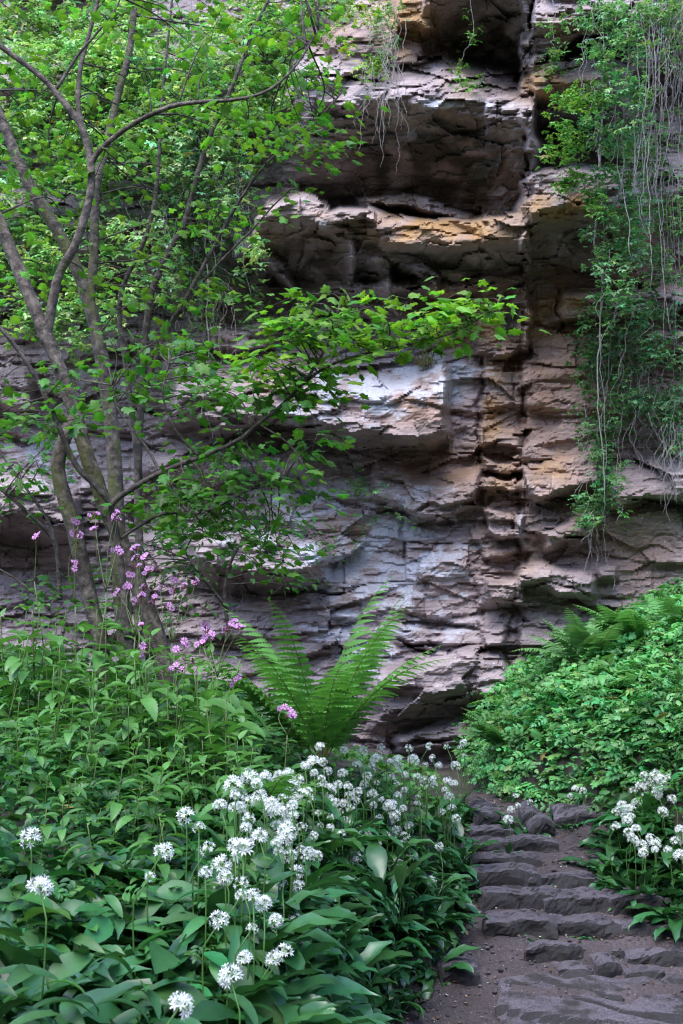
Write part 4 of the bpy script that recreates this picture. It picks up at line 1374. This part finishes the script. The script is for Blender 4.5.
# ------------------------------------------------------------------ ferns
def frond(length, npin, width, seed, curve=1.1, el0=1.25, lobes=True):
    """one frond in local space growing along +y/+z; stalk plus toothed pinnae"""
    r = np.random.default_rng(seed)
    n = 24
    t = np.linspace(0, 1, n)
    el = el0 - curve * t ** 1.5
    dy, dz = np.cos(el), np.sin(el)
    y = np.concatenate([[0], np.cumsum(dy[1:])]) * length / (n - 1)
    z = np.concatenate([[0], np.cumsum(dz[1:])]) * length / (n - 1)
    bend = .06 * length * r.normal() * t ** 2
    C = np.stack([bend, y, z], -1)
    out = []
    tt = np.linspace(.14, .995, npin)
    pin = strip_leaf(13, .27, .25, .5, 0, .28, .5, .4)
    for k, u in enumerate(tt):
        c = np.array([np.interp(u, t, C[:, q]) for q in range(3)])
        e = np.interp(u, t, el)
        f = np.array([0, math.cos(e), math.sin(e)])
        nrm = np.array([0, -math.sin(e), math.cos(e)])
        w_ = width * (math.sin(math.pi * min(1, (u * .86 + .14)) ** .85) ** .8 + .04)
        for sd in (-1, 1):
            d = np.array([sd * .93, 0, 0]) + f * .34 - nrm * .08 + r.normal(0, .05, 3)
            F = frames(d[None], nrm[None] + r.normal(0, .12, (1, 3)))[0]
            v = (pin[0] * w_ * r.uniform(.88, 1.08) * [1.0, 1, 1]) @ F.T + c
            out.append((v, pin[1], pin[2], pin[3]))
    return C, merge(out)


def fern(lab, base, nf, length, npin, width, col, seed, az_c=None, az_w=3.14, el=(1.0, 1.4), curve=(.5, 1.1)):
    r = np.random.default_rng(seed)
    root = empty('fern', base)
    tag(root, lab, 'fern')
    for k in range(nf):
        C, P_ = frond(length * r.uniform(.75, 1.12), npin, width * r.uniform(.85, 1.1), seed * 100 + k, r.uniform(*curve), r.uniform(*el))
        mb = MB()
        add_tube(mb, C, np.linspace(.0035, .001, len(C)), 4, (.16, .17, .05, 1))
        cc = np.append(np.asarray(col) * r.uniform(.75, 1.25), 1)
        mb.add(P_[0], P_[1], P_[2], cc)
        o = mb.build('frond', M_HERB, root)
        az = r.uniform(-3.14, 3.14) if az_c is None else az_c + az_w * (2 * (k + .5) / nf - 1 + r.normal(0, .06))
        o.rotation_euler = (float(r.normal(0, .06)), 0, float(az))
    return root




def stand(px, Y, up=.0):
    x_ = (px - 341.5) / FPX * Y / CT
    return np.array([x_, Y, float(ground_z(x_, Y)) + up])


fb = stand(322, 4.9, .22)
fern('large upright fern standing just above the white garlic flowers', fb, 17, .93, 24, .12, (.085, .225, .042), 91, 0.0, 3.14, (.92, 1.44), (.4, 1.1))
fb2 = stand(258, 4.0)
fern('small half-hidden fern between the nettles and the large upright fern', fb2, 7, .55, 24, .08, (.07, .2, .035), 92, None, 3, (.8, 1.2), (.6, 1.1))
fb3 = stand(588, 7.5, .0)
fern('pale feathery fern at the top of the right bank against the cliff', fb3, 18, .66, 26, .13, (.14, .29, .11), 93, 0.0, 3.14, (.8, 1.35), (.6, 1.3))
fern('broad fern half sunk in the green bank below the pale feathery fern', stand(636, 7.4), 12, .62, 28, .13, (.13, .31, .09), 94, .3, 2.6, (.7, 1.1), (.6, 1.1))
fern('small fern at the left toe of the green right bank near the cliff foot', stand(500, 7.5), 8, .42, 22, .10, (.11, .27, .09), 97, None, 3, (.7, 1.2), (.6, 1.2))
fern('soft fern on the right bank above the small garlic at the path top', stand(600, 6.9), 10, .5, 22, .10, (.10, .27, .08), 98, None, 3, (.6, 1.1), (.6, 1.2))
fern('soft fern at the right picture edge high on the green bank', stand(676, 7.3), 11, .56, 22, .10, (.10, .27, .08), 99, None, 3, (.7, 1.2), (.6, 1.2))
fern('shaded fern growing between the pink flowers and the large upright fern', stand(228, 5.2), 8, .6, 24, .08, (.05, .16, .03), 95, None, 3, (.8, 1.2), (.6, 1.1))
fern('low fern at the cliff foot behind the large upright fern', stand(285, 6.0), 9, .7, 24, .09, (.08, .19, .06), 96, None, 3, (.8, 1.25), (.6, 1.1))


# ------------------------------------------------------------------ labels for rows of look-alikes
ORD = ['first', 'second', 'third', 'fourth', 'fifth', 'sixth', 'seventh', 'eighth', 'ninth', 'tenth', 'eleventh', 'twelfth', 'thirteenth', 'fourteenth', 'fifteenth', 'sixteenth', 'seventeenth', 'eighteenth', 'nineteenth', 'twentieth']
ORD += ['twenty-' + q for q in ORD[:9]] + ['thirtieth'] + ['thirty-' + q for q in ORD[:9]] + ['fortieth'] + ['forty-' + q for q in ORD[:9]]


def rows(items, bounds, fmt):
    """items (px, py, obj); each gets fmt(row index, ordinal from the left, is_last)"""
    for k, (a, b) in enumerate(zip(bounds[:-1], bounds[1:])):
        row = sorted([i for i in items if a <= i[1] < b], key=lambda i: i[0])
        for j, it in enumerate(row):
            pos = 'leftmost' if j == 0 else 'rightmost' if j == len(row) - 1 else ORD[j] + ' from left'
            it[2]['label'] = fmt(k, pos, it)


# ------------------------------------------------------------------ wild garlic
def garlic_foliage(seed, nl, ln, base, out=1.0):
    r = np.random.default_rng(seed)
    mb = MB()
    for k in range(nl):
        c = r.uniform(1.1, 2.3) * out
        lf = strip_leaf(12, r.uniform(.17, .26), .4, c, .28, 0, .95, 1.3, 0)
        az = 6.283 * (k + r.uniform(-.3, .3)) / nl
        el = r.uniform(.95, 1.45)
        v = xf(lf, az, el, ln * r.uniform(.75, 1.15), (.03 * math.sin(az * 2.3) * r.random(), .03 * math.cos(az) * r.random(), 0), r.normal(0, .25))
        col = np.append(np.asarray(base) * r.uniform(.65, 1.35) * [r.uniform(.75, 1.3), 1, r.uniform(.8, 1.2)], 1)
        c4 = np.repeat(col[None], len(v[0]), 0)
        if r.random() < 0:
            c4[:, :3] = [.16, .17, .04]
        if r.random() < .10:          # browned or yellowing tip
            c4[-6:, :3] = c4[-6:, :3] * .4 + np.array([.2, .15, .05]) * .6
        v[0][:] += .004 * r.normal(size=v[0].shape)
        c4[:, :3] *= v[3][:, None]
        mb.add(v[0], v[1], v[2], c4)
    return mb.mesh('garlic_foliage', M_GARLIC)


def umbel_mesh(seed, n, rad):
    r = np.random.default_rng(seed)
    mb = MB()
    i = np.arange(n) + .5
    ph = np.arccos(1 - 1.35 * i / n)
    th = math.pi * (1 + 5 ** .5) * i
    d = np.stack([np.cos(th) * np.sin(ph), np.sin(th) * np.sin(ph), np.cos(ph)], -1) + r.normal(0, .1, (n, 3))
    d /= np.linalg.norm(d, axis=1, keepdims=True)
    pet = np.array([[0, 0, 0], [.17, .5, .12], [0, 1, .3], [-.17, .5, .12]])
    for k in range(n):
        c = d[k] * rad * r.uniform(.8, 1.1)
        add_tube(mb, np.array([[0, 0, 0], c]), .0006, 3, (.35, .5, .2, 1))
        F = frames(np.cross(d[k], [.3, .5, .8])[None], d[k][None])[0]
        s = rad * r.uniform(.42, .56)
        op = r.uniform(.2, .6)
        for q in range(6):
            a = q * math.pi / 3 + r.uniform(-.1, .1)
            m = np.array([[math.cos(a), -math.sin(a), 0], [math.sin(a), math.cos(a), 0], [0, 0, 1]])
            p = pet * [1, 1, 1 + op]
            w_ = r.uniform(.74, .84)
            mb.add((p * s) @ m.T @ F.T + c, [0, 1, 2, 3], [4], (w_, w_, w_ * 1.02, 1))
        mb.add(c + d[k] * s * .15 + (ico_v[[1, 2, 3, 4, 5]] * .1 * s), [0, 1, 2, 3, 4], [5], (.5, .6, .25, 1))
    return mb.mesh('umbel', M_PETAL, False)


def stem_mesh(seed, h_):
    r = np.random.default_rng(seed)
    t = np.linspace(0, 1, 8)
    P3 = np.stack([.03 * r.normal() * np.sin(t * 2), .03 * r.normal() * np.sin(t * 2), t * h_], -1)
    P3[-1, :2] = 0
    P3[:, :2] -= P3[-1, :2]
    mb = MB()
    add_tube(mb, P3, np.linspace(.0024, .0016, 8), 5, (.075, .17, .04, 1))
    return mb.mesh('garlic_stem', M_HERB)


GB = (.030, .105, .034)
FOL = [garlic_foliage(300 + k, int(6 + k % 3), .27, GB, .9 + .1 * (k % 3)) for k in range(7)]
UMB = [umbel_mesh(400 + k, n_, rd) for k, (n_, rd) in enumerate(((20, .019), (17, .018), (15, .0175), (23, .02), (11, .014)))]
STEM_H = .36
STEMS = [stem_mesh(500 + k, STEM_H) for k in range(4)]

FLOWERS = [(186, 816), (199, 828), (208, 849), (163, 853), (150, 877), (31, 838), (40, 888), (205, 874), (221, 866), (225, 878), (241, 884), (220, 921), (252, 929), (245, 959), (274, 960), (284, 953),
           (230, 977), (180, 1006), (241, 896), (253, 897), (264, 904), (234, 808), (235, 796), (260, 797), (248, 801), (280, 812), (246, 828), (276, 843), (235, 845), (243, 850), (296, 872), (316, 876), (298, 887),
           (282, 885), (309, 853), (317, 814), (320, 826), (314, 836), (330, 828), (302, 795), (295, 920), (324, 931), (302, 996), (305, 940), (337, 857), (276, 921), (347, 822), (349, 832), (349, 848),
           (349, 862), (372, 795), (379, 819), (377, 844), (392, 805), (401, 844), (389, 869), (399, 864), (409, 859), (432, 881), (439, 847), (409, 826), (384, 919), (362, 896), (364, 785), (417, 777), (434, 785),
           (449, 797), (456, 819), (372, 767), (442, 812), (445, 790), (320, 747), (344, 750), (362, 752), (381, 748), (376, 760), (390, 762), (323, 762), (305, 766), (288, 774), (279, 775),
           (338, 785), (323, 787), (308, 793), (373, 794), (389, 806), (301, 815), (330, 790), (348, 787), (405, 775), (452, 808), (312, 800), (340, 812), (357, 765), (398, 768)]
_r = np.random.default_rng(99)
while len(FLOWERS) < 180:
    q_ = (float(_r.uniform(215, 465)), float(_r.uniform(742, 905)))
    if q_[1] > 905 - .9 * abs(q_[0] - 330) or q_[1] < 790 - .38 * (q_[0] - 215) or (q_[1] > 860 and _r.random() < .6):
        continue
    if min(math.hypot(q_[0] - f[0], q_[1] - f[1]) for f in FLOWERS) > 6:
        FLOWERS.append(q_)
RIGHT = [(644, 775), (633, 791), (650, 780), (660, 780), (662, 786), (649, 788), (636, 803), (630, 810), (631, 817), (624, 815), (616, 812), (616, 827), (672, 799), (633, 840), (642, 846), (643, 853), (655, 844),
         (655, 850), (680, 830), (680, 856), (629, 833), (668, 778), (640, 786), (655, 775), (646, 796), (622, 806), (627, 821), (636, 829), (663, 812), (676, 842), (668, 850), (650, 838), (657, 793)]
SMALL = [(515, 796), (518, 806), (511, 810), (530, 802), (508, 820), (575, 789), (583, 791), (570, 796)]


def clusters(pts, rad):
    left = list(pts)
    out = []
    while left:
        c = [left.pop(0)]
        for p in list(left):
            if len(c) < 4 and math.hypot(p[0] - c[0][0], (p[1] - c[0][1])) < rad:
                c.append(p)
                left.remove(p)
        out.append(c)
    return out


def garlic_clump(cl, hgt, y0, y1, r, fs=1.0, umb=1.0):
    mx, my = cl[0]
    b = place(mx, my, hgt, y0, y1)
    Yd = b[1]
    root = empty('garlic_plant', b)
    root['category'] = 'wild garlic'
    low = np.array([0, 0, -.03])
    nf = 2 if len(cl) < 3 else 3
    for q in range(nf):
        link_mesh('foliage', FOL[r.integers(len(FOL))], root, low + [r.normal(0, .04) * q, r.normal(0, .04) * q, 0], (r.normal(0, .12), r.normal(0, .12), r.uniform(0, 6.28)), fs * r.uniform(.85, 1.2))
    for x, y in cl:
        tip = at(x, y, Yd + r.uniform(-.03, .03)) - b
        s_h = max(.12, tip[2] + .05)
        k = s_h / STEM_H
        ln_x = math.atan2(tip[0] * .6, s_h)
        ln_y = math.atan2(tip[1] * .6, s_h)
        rot = (-ln_y, ln_x, 0)
        up = Vector((0, 0, STEM_H * k))
        from mathutils import Euler
        off = Euler(rot).to_matrix() @ up
        link_mesh('flower_stem', STEMS[r.integers(len(STEMS))], root, np.array(tip) - np.array(off), rot, k)
        link_mesh('flower_head', UMB[r.integers(4)] if r.random() < .8 else UMB[4], root, tip, (r.normal(0, .35), r.normal(0, .35), r.uniform(0, 6)), umb * r.uniform(.68, 1.2))
    return root


from mathutils import Vector
r = np.random.default_rng(1234)
NUM = {1: 'single', 2: 'two', 3: 'three', 4: 'four'}
items = []
for cl in clusters(FLOWERS, 17):
    rt = cl[0][0] > 325
    o = garlic_clump(cl, .38 if rt else .35, 1.35, 6.4, r, .78 if rt else 1.0, .92 if cl[0][1] > 895 else 1.1)
    o['group'] = 'white-flowered wild garlic on the left bank'
    items.append((cl[0][0], cl[0][1], o, len(cl)))
ROWN = ['topmost row under the large fern', 'second row below the large fern', 'third row down the white drift', 'middle row of the white drift', 'fifth row down the white drift', 'sixth row down the left bank', 'sparse seventh row of the left bank', 'lowest row at the picture foot']
rows(items, [0, 768, 792, 816, 842, 870, 900, 950, 1100], lambda k, pos, it: f"wild garlic, {NUM[it[3]]} white head{'s' if it[3] > 1 else ''}, {pos}, {ROWN[k]}")
items = []
for cl in clusters(RIGHT, 14):
    o = garlic_clump(cl, .31, 4.6, 7.0, r, 1.1, 1.3)
    o['group'] = 'white-flowered wild garlic on the right bank'
    items.append((cl[0][0], cl[0][1], o, len(cl)))
RR = ['top row of the right bank clump', 'second row of the right bank clump', 'third row of the right bank clump', 'lowest row of the right bank clump']
rows(items, [0, 795, 820, 838, 900], lambda k, pos, it: f"wild garlic, {NUM[it[3]]} white head{'s' if it[3] > 1 else ''}, {pos}, {RR[k]}")
items = []
for cl in clusters(SMALL, 16):
    o = garlic_clump(cl, .2, 5.5, 8.0, r, .62, 1.1)
    o['group'] = 'small wild garlic at the top of the path'
    items.append((cl[0][0], cl[0][1], o, len(cl)))
rows(items, [0, 900], lambda k, pos, it: f"small wild garlic, {NUM[it[3]]} white head{'s' if it[3] > 1 else ''}, {pos} at the path top")

# leaf-only clumps on the banks: seated on the ground, seen by their leaves
items = []
pts = []
for (xa, xb, ya, yb, cnt, hh) in ((0, 200, 860, 1024, 32, .28), (0, 160, 795, 870, 16, .28), (200, 400, 890, 1010, 20, .2), (330, 420, 870, 930, 8, .18), (370, 440, 815, 880, 6, .2)):
    for _ in range(cnt):
        pts.append((r.uniform(xa, xb), r.uniform(ya, yb), hh))
pts += [(445, 842, .2), (448, 868, .16), (432, 890, .14), (415, 915, .12), (395, 940, .1), (375, 965, .1), (350, 990, .1), (325, 1010, .12), (300, 1020, .14)]
for x, y, hh in pts:
    b = place(x, y, hh, 1.15, 6.2)
    o = empty('garlic_leaf_clump', b)
    o['category'] = 'wild garlic'
    o['group'] = 'flowerless wild garlic on the left bank'
    for q in range(2):
        link_mesh('foliage', FOL[r.integers(len(FOL))], o, (r.normal(0, .05) * q, r.normal(0, .05) * q, -.04), (r.normal(0, .2), r.normal(0, .2), r.uniform(0, 6.28)), r.uniform(.9, 1.25) if x < 200 else r.uniform(.7, .95) if x < 320 else r.uniform(.55, .8))
    items.append((x, y, o))
LN = ['upper edge of the white drift', 'upper left bank under the nettles', 'level of the middle white heads', 'band just below the middle white heads', 'lower bank above the path foot', 'band near the picture foot', 'very foot of the picture']
rows(items, [0, 840, 868, 900, 930, 960, 990, 1100], lambda k, pos, it: f"flowerless broad garlic leaves, {pos} along the {LN[k]}")
items = []
for x, y, hh in [(618, 835, .2), (630, 815, .22), (640, 800, .24), (655, 815, .26), (670, 800, .3), (645, 850, .2), (660, 845, .24), (678, 850, .26), (690, 820, .3), (690, 865, .24), (672, 872, .16), (640, 830, .2), (655, 865, .2), (668, 885, .2), (640, 868, .12), (622, 850, .12), (682, 890, .2), (665, 830, .26), (650, 800, .26), (676, 815, .28), (626, 832, .14), (690, 840, .3), (700, 880, .25)]:
    b = place(x, y, hh, 4.3, 7)
    o = empty('garlic_leaf_clump', b)
    o['category'] = 'wild garlic'
    o['group'] = 'flowerless wild garlic on the right bank'
    for q in range(2):
        link_mesh('foliage', FOL[r.integers(len(FOL))], o, (r.normal(0, .05) * q, r.normal(0, .05) * q, -.04), (r.normal(0, .2), r.normal(0, .2), r.uniform(0, 6.28)), r.uniform(.6, .85))
    items.append((x, y, o))
rows(items, [0, 840, 869, 1000], lambda k, pos, it: f"flowerless garlic leaves, {pos} in the {['upper', 'middle', 'lower'][k]} part of the right bank clump")
for x, y, hh, lab in ((604, 892, .05, 'tiny leafy seedling on the right end of the highest long step'), (541, 888, .04, 'tiny pale seedling at the foot of the highest long step'), (582, 936, .05, 'pair of bright seedling leaves on the mossy lowest raised step'),
                      (526, 941, .035, 'tiny seedling growing from the left block of the lowest raised step'), (578, 919, .04, 'small grass sprout under the middle stone of the three-stone step'), (563, 824, .06, 'small green plant beside the long pale rock at the path top')):
    b = place(x, y, hh, 4, 8)
    o = empty('seedling', b)
    tag(o, lab, 'seedling')
    link_mesh('leaf_rosette', FOL[r.integers(len(FOL))], o, (0, 0, .02), (0, 0, r.uniform(0, 6)), .3)
    link_mesh('leaf_rosette', FOL[r.integers(len(FOL))], o, (.03, .0, .02), (0, 0, r.uniform(0, 6)), .24)


# ------------------------------------------------------------------ nettles and pink campion
def nettle_mesh(seed, h_, pairs, base):
    r = np.random.default_rng(seed)
    mbl, mbs = MB(), MB()
    t = np.linspace(0, 1, 10)
    P3 = np.stack([.05 * h_ * r.normal() * t ** 2, .05 * h_ * r.normal() * t ** 2, h_ * t], -1)
    add_tube(mbs, P3, np.linspace(.004, .002, 10), 5, (.12, .19, .05, 1))
    for k in range(pairs):
        u = .25 + .75 * k / (pairs - 1)
        c = np.array([np.interp(u, t, P3[:, q]) for q in range(3)])
        sz = h_ * .3 * (.55 + .65 * math.sin(math.pi * min(1, u * .93))) * (1 if k < pairs - 1 else .6)
        sz = min(sz, .125)
        for sd in (0, 1):
            az = k * 1.57 + sd * math.pi + r.normal(0, .2)
            lf = NETTLE[r.integers(3)]
            v = xf(lf, az, r.uniform(-.1, .35) + (.4 if k == pairs - 1 else 0), sz * r.uniform(.85, 1.15), c + [-math.sin(az) * .012, math.cos(az) * .012, 0], r.normal(0, .15))
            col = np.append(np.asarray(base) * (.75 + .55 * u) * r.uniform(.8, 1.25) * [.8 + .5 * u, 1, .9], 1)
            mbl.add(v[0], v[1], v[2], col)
    return mbl.mesh('nettle_leaves', M_HERB), mbs.mesh('nettle_stem', M_HERB)


NB = (.048, .15, .036)
NET = [nettle_mesh(600 + k, h_, p, NB) for k, (h_, p) in enumerate(((.55, 6), (.5, 5), (.62, 7), (.45, 5), (.58, 6), (.4, 5)))]
NH = [.55, .5, .62, .45, .58, .4]
items = []
r = np.random.default_rng(77)
for (xa, xb, ya, yb, cnt) in ((-10, 150, 598, 645, 24), (0, 230, 645, 715, 40), (0, 255, 715, 790, 40), (110, 260, 650, 700, 16), (20, 200, 790, 830, 9)):
    for k in range(cnt):
        x, y = xa + (xb - xa) * ((k + r.random()) / cnt), r.uniform(ya, yb)
        q = int(r.integers(len(NET)))
        s_ = r.uniform(.8, 1.15)
        Yd = float(np.interp(y, [600, 660, 720, 790, 830], [5.2, 4.5, 3.8, 3.3, 3.0])) * r.uniform(.93, 1.1)
        t_ = at(x, y, Yd)
        g_ = float(ground_z(t_[0], t_[1]))
        s_ = float(np.clip((t_[2] - g_) / NH[q], .45, 1.7))
        b = np.array([t_[0], t_[1], g_])
        o = empty('nettle', b, r.uniform(0, 6.28), s_)
        o.rotation_euler = (float(r.normal(0, .1)), float(r.normal(0, .1)), float(r.uniform(0, 6.28)))
        o['category'] = 'nettle'
        o['group'] = 'nettles on the left bank'
        link_mesh('foliage', NET[q][0], o)
        link_mesh('stem', NET[q][1], o)
        items.append((x, y, o))
NR = ['back edge under the tree stems', 'band below the pink flowers', 'upper middle of the nettle bed', 'middle of the nettle bed', 'lower middle of the nettle bed', 'bottom of the nettle bed above the garlic', 'scattered fringe among the garlic leaves']
rows(items, [0, 640, 668, 695, 720, 755, 792, 900], lambda k, pos, it: f"green nettle, {pos} along the {NR[k]}")


def campion_flower(seed):
    r = np.random.default_rng(seed)
    mb = MB()
    for f in range(3):
        c = r.normal(0, .013, 3)
        nn = np.array([r.normal(0, .5), -.9 + r.normal(0, .4), .5])
        F = frames(np.cross(nn, [.2, .3, 1])[None], nn[None])[0]
        s = r.uniform(.011, .0145)
        for q in range(5):
            a = q * 2 * math.pi / 5 + r.uniform(-.1, .1)
            m = np.array([[math.cos(a), -math.sin(a), 0], [math.sin(a), math.cos(a), 0], [0, 0, 1]])
            p = np.array([[0, .1, 0], [.32, .6, .1], [.38, 1, .05], [.06, .82, .1], [-.06, .82, .1], [-.38, 1, .05], [-.32, .6, .1]])
            k = r.uniform(.8, 1.15)
            mb.add((p * s) @ m.T @ F.T + c, [0, 1, 2, 3, 4, 5, 6], [7], (.60 * k, .28 * k, .58 * k, 1))
        n_ = F[:, 2]
        add_tube(mb, np.array([c, c - n_ * .011, np.zeros(3) - [0, 0, .012]]), [.003, .004, .001], 5, (.16, .05, .07, 1))
    return mb.mesh('campion_flower', M_PETAL, False)


CF = [campion_flower(700 + k) for k in range(4)]
CAMP = [
    ((62, 650), [(36, 537)], 'lone pink campion on a long bare stem left of the grey stems'),
    ((84, 655), [(78, 524), (80, 533), (74, 565)], 'pink campion in front of the left grey stem'),
    ((112, 660), [(95, 518), (94, 529), (116, 514), (117, 520), (117, 548)], 'tallest pink campion, in front of the right grey stem'),
    ((134, 665), [(138, 547), (137, 558), (143, 556), (146, 569), (133, 577), (139, 566), (130, 590), (143, 590), (135, 602), (141, 601), (117, 592)], 'dense pink campion spire beside the base of the right grey stem'),
    ((178, 668), [(160, 586), (177, 582), (184, 586), (196, 579), (154, 602), (167, 607)], 'pink campion with well spaced flowers between the spire and the fern'),
    ((214, 690), [(207, 627), (205, 637), (210, 631), (201, 641), (237, 622), (240, 628), (227, 631)], 'pink campion with two dense heads left of the large fern'),
    ((180, 712), [(148, 650), (186, 647), (175, 665), (192, 659), (141, 627), (175, 711), (237, 681)], 'low pink campion scattered among nettle leaves'),
    ((284, 745), [(284, 706), (291, 712)], 'small pink campion close against the left side of the large fern'),
]
for k, (bp, fl_, lab) in enumerate(CAMP):
    r = np.random.default_rng(800 + k)
    b0 = stand(bp[0], 4.75 if bp[1] < 680 else 4.3)
    root = empty('pink_campion', b0)
    tag(root, lab, 'flower', 'pink campion on the left bank')
    mbs, mbl = MB(), MB()
    for x, y in fl_:
        tip = at(x, y, b0[1] + r.uniform(-.12, .12)) - b0
        if not len(mbs.V):
            tips = np.array([at(q_[0], q_[1], b0[1]) - b0 for q_ in fl_])
            hub = np.array([tips[:, 0].mean(), 0, tips[:, 2].min() * .8])
            add_tube(mbs, resample(np.array([[0, 0, -.02], hub * [.4, 1, .5], hub]), 9), np.linspace(.0036, .0022, 9), 5, (.13, .16, .06, 1))
        mid = hub * .45 + tip * .55 + [r.normal(0, .015), 0, 0]
        add_tube(mbs, resample(np.array([hub, mid, tip]), 9), np.linspace(.0018, .0011, 9), 4, (.16, .19, .08, 1))
        for q in range(2):
            u = tip * r.uniform(.2, .7)
            v = xf(OVATE[q], r.uniform(0, 6), .4, r.uniform(.04, .08), u)
            mbl.add(v[0], v[1], v[2], (.08, .2, .05, 1))
        link_mesh('flower_head', CF[r.integers(4)], root, tip, (r.normal(0, .4), r.normal(0, .4), r.normal(0, .6)), r.uniform(.9, 1.25))
    mbs.build('stem', M_HERB, root)
    mbl.build('foliage', M_HERB, root)

# ------------------------------------------------------------------ uncountable ground cover
def cover(name, lab, cat, regions, seed, stalks=True):
    r = np.random.default_rng(seed)
    mb = MB()
    for (x0, x1, y0, y1, cnt, protos, sa, sb, ha, hb, base, tilt, mask) in regions:
        X, Y = r.uniform(x0, x1, cnt), r.uniform(y0, y1, cnt)
        xl, xr = np.interp(Y, XL_Y, XL_X), np.interp(Y, XR_Y, XR_X)
        keep = (X < xl - .0) if mask == 'L' else (X > xr + .02) if mask == 'R' else (X > -99)
        dist = np.where(mask == 'L', xl - X, X - xr)
        X, Y, dist = X[keep], Y[keep], dist[keep]
        h_ = r.uniform(ha, hb, len(X)) * (.45 + .55 * ss(0, .3, dist))
        T = np.stack([X, Y, ground_z(X, Y) + h_], -1)
        patch = 1 + .38 * fbm(X * 1.7, Y * 1.7, 3, seed)
        n0 = len(mb.C)
        scatter(mb, protos, T, r.uniform(sa, sb, len(X)) * (1 + .3 * noise2(X * 1.1, Y * 1.1, seed)), base, tilt, r, .22, None, .12, patch)
    o = mb.build(name, M_HERB)
    return tag(o, lab, cat, kind='stuff')


U1 = (.05, .155, .028)
cover('undergrowth', 'mass of mixed low leaves filling the left bank between taller plants', 'undergrowth', [
    (-3.4, .4, 1.0, 3.0, 5200, LANCE + OVATE, .07, .15, .0, .22, (.028, .095, .027), .5, 'L'),
    (-3.4, .6, 2.6, 4.6, 9000, OVATE + NETTLE + COMPF, .04, .09, .0, .22, (.035, .115, .026), .5, 'L'),
    (-4.0, -.15, 4.4, 7.6, 10000, OVATE + NETTLE + LOBE, .04, .09, .0, .24, (.045, .14, .03), .5, 'L'),
    (-.8, .7, 2.6, 5.6, 3500, LANCE + OVATE, .05, .12, .0, .16, (.032, .105, .028), .5, 'L'),
    (-.2, .9, 4.8, 7.6, 1500, OVATE + LOBE, .03, .07, .0, .1, (.06, .175, .03), .5, 'L'),
], 900)
cover('bank_greenery', 'dense mass of divided green leaves covering the right bank', 'undergrowth', [
    (.4, 4.2, 5.9, 8.9, 7000, COMP + COMPF, .07, .135, .02, .26, (.11, .31, .10), .6, 'R'),
    (1.3, 4.2, 4.2, 6.3, 2600, COMP + LANCE, .08, .16, .02, .26, (.06, .20, .06), .6, 'R'),
    (.4, 3.6, 5.9, 8.9, 3000, LOBE, .04, .08, .12, .30, (.14, .34, .11), .6, 'R'),
    (.4, 3.0, 5.9, 8.9, 900, NETTLE + COMPF, .06, .11, .12, .3, (.085, .22, .05), .5, 'R'),
    (.4, 2.0, 6.0, 7.9, 5000, COMP + LOBE, .05, .11, .01, .24, (.115, .315, .10), .6, 'R'),
    (1.35, 2.8, 4.3, 6.4, 2600, LANCE + COMP, .08, .17, .02, .24, (.05, .16, .04), .5, 'R'),
], 901)


# ------------------------------------------------------------------ light, sky, camera
w = bpy.data.worlds.new('World')
SC.world = w
w.use_nodes = True
wn, wl = w.node_tree.nodes, w.node_tree.links
sky = wn.new('ShaderNodeTexSky')
sky.sky_type = 'NISHITA'
sky.sun_disc = False
sky.ozone_density = 2.6
SUN_EL, SUN_AZ = R(58), R(205)     # azimuth from +Y clockwise: behind the camera, a little to the left
sky.sun_elevation = SUN_EL
sky.sun_rotation = SUN_AZ
wl.new(sky.outputs[0], wn['Background'].inputs[0])
wn['Background'].inputs[1].default_value = 0.15
sd = bpy.data.lights.new('sun', 'SUN')
sd.energy = 0.8
sd.angle = R(45)
sd.color = (1.0, .99, .975)
so = bpy.data.objects.new('sun', sd)
COL.objects.link(so)
dirv = np.array([math.sin(SUN_AZ) * math.cos(SUN_EL), math.cos(SUN_AZ) * math.cos(SUN_EL), math.sin(SUN_EL)])
from mathutils import Vector
so.rotation_euler = Vector(dirv).to_track_quat('Z', 'Y').to_euler()

cd = bpy.data.cameras.new('camera')
cd.sensor_fit = 'VERTICAL'
cd.sensor_height = 36
cd.lens = FPX / 1024 * 36
cd.clip_start = .05
cd.clip_end = 500
cd.dof.use_dof = True
cd.dof.focus_distance = 5.2
cd.dof.aperture_fstop = 10
co = bpy.data.objects.new('camera', cd)
COL.objects.link(co)
co.location = (0, 0, CAMZ)
co.rotation_euler = (math.pi / 2 + PITCH, 0, 0)
SC.camera = co
SC.view_settings.view_transform = 'Standard'
SC.view_settings.look = 'None'
SC.view_settings.exposure = 2.55
SC.view_settings.gamma = 1
SC.view_settings.use_curve_mapping = False
SC.cycles.max_bounces = 7
SC.cycles.diffuse_bounces = 5
SC.cycles.transmission_bounces = 4
SC.cycles.use_denoising = True
SC.cycles.filter_width = 1.2
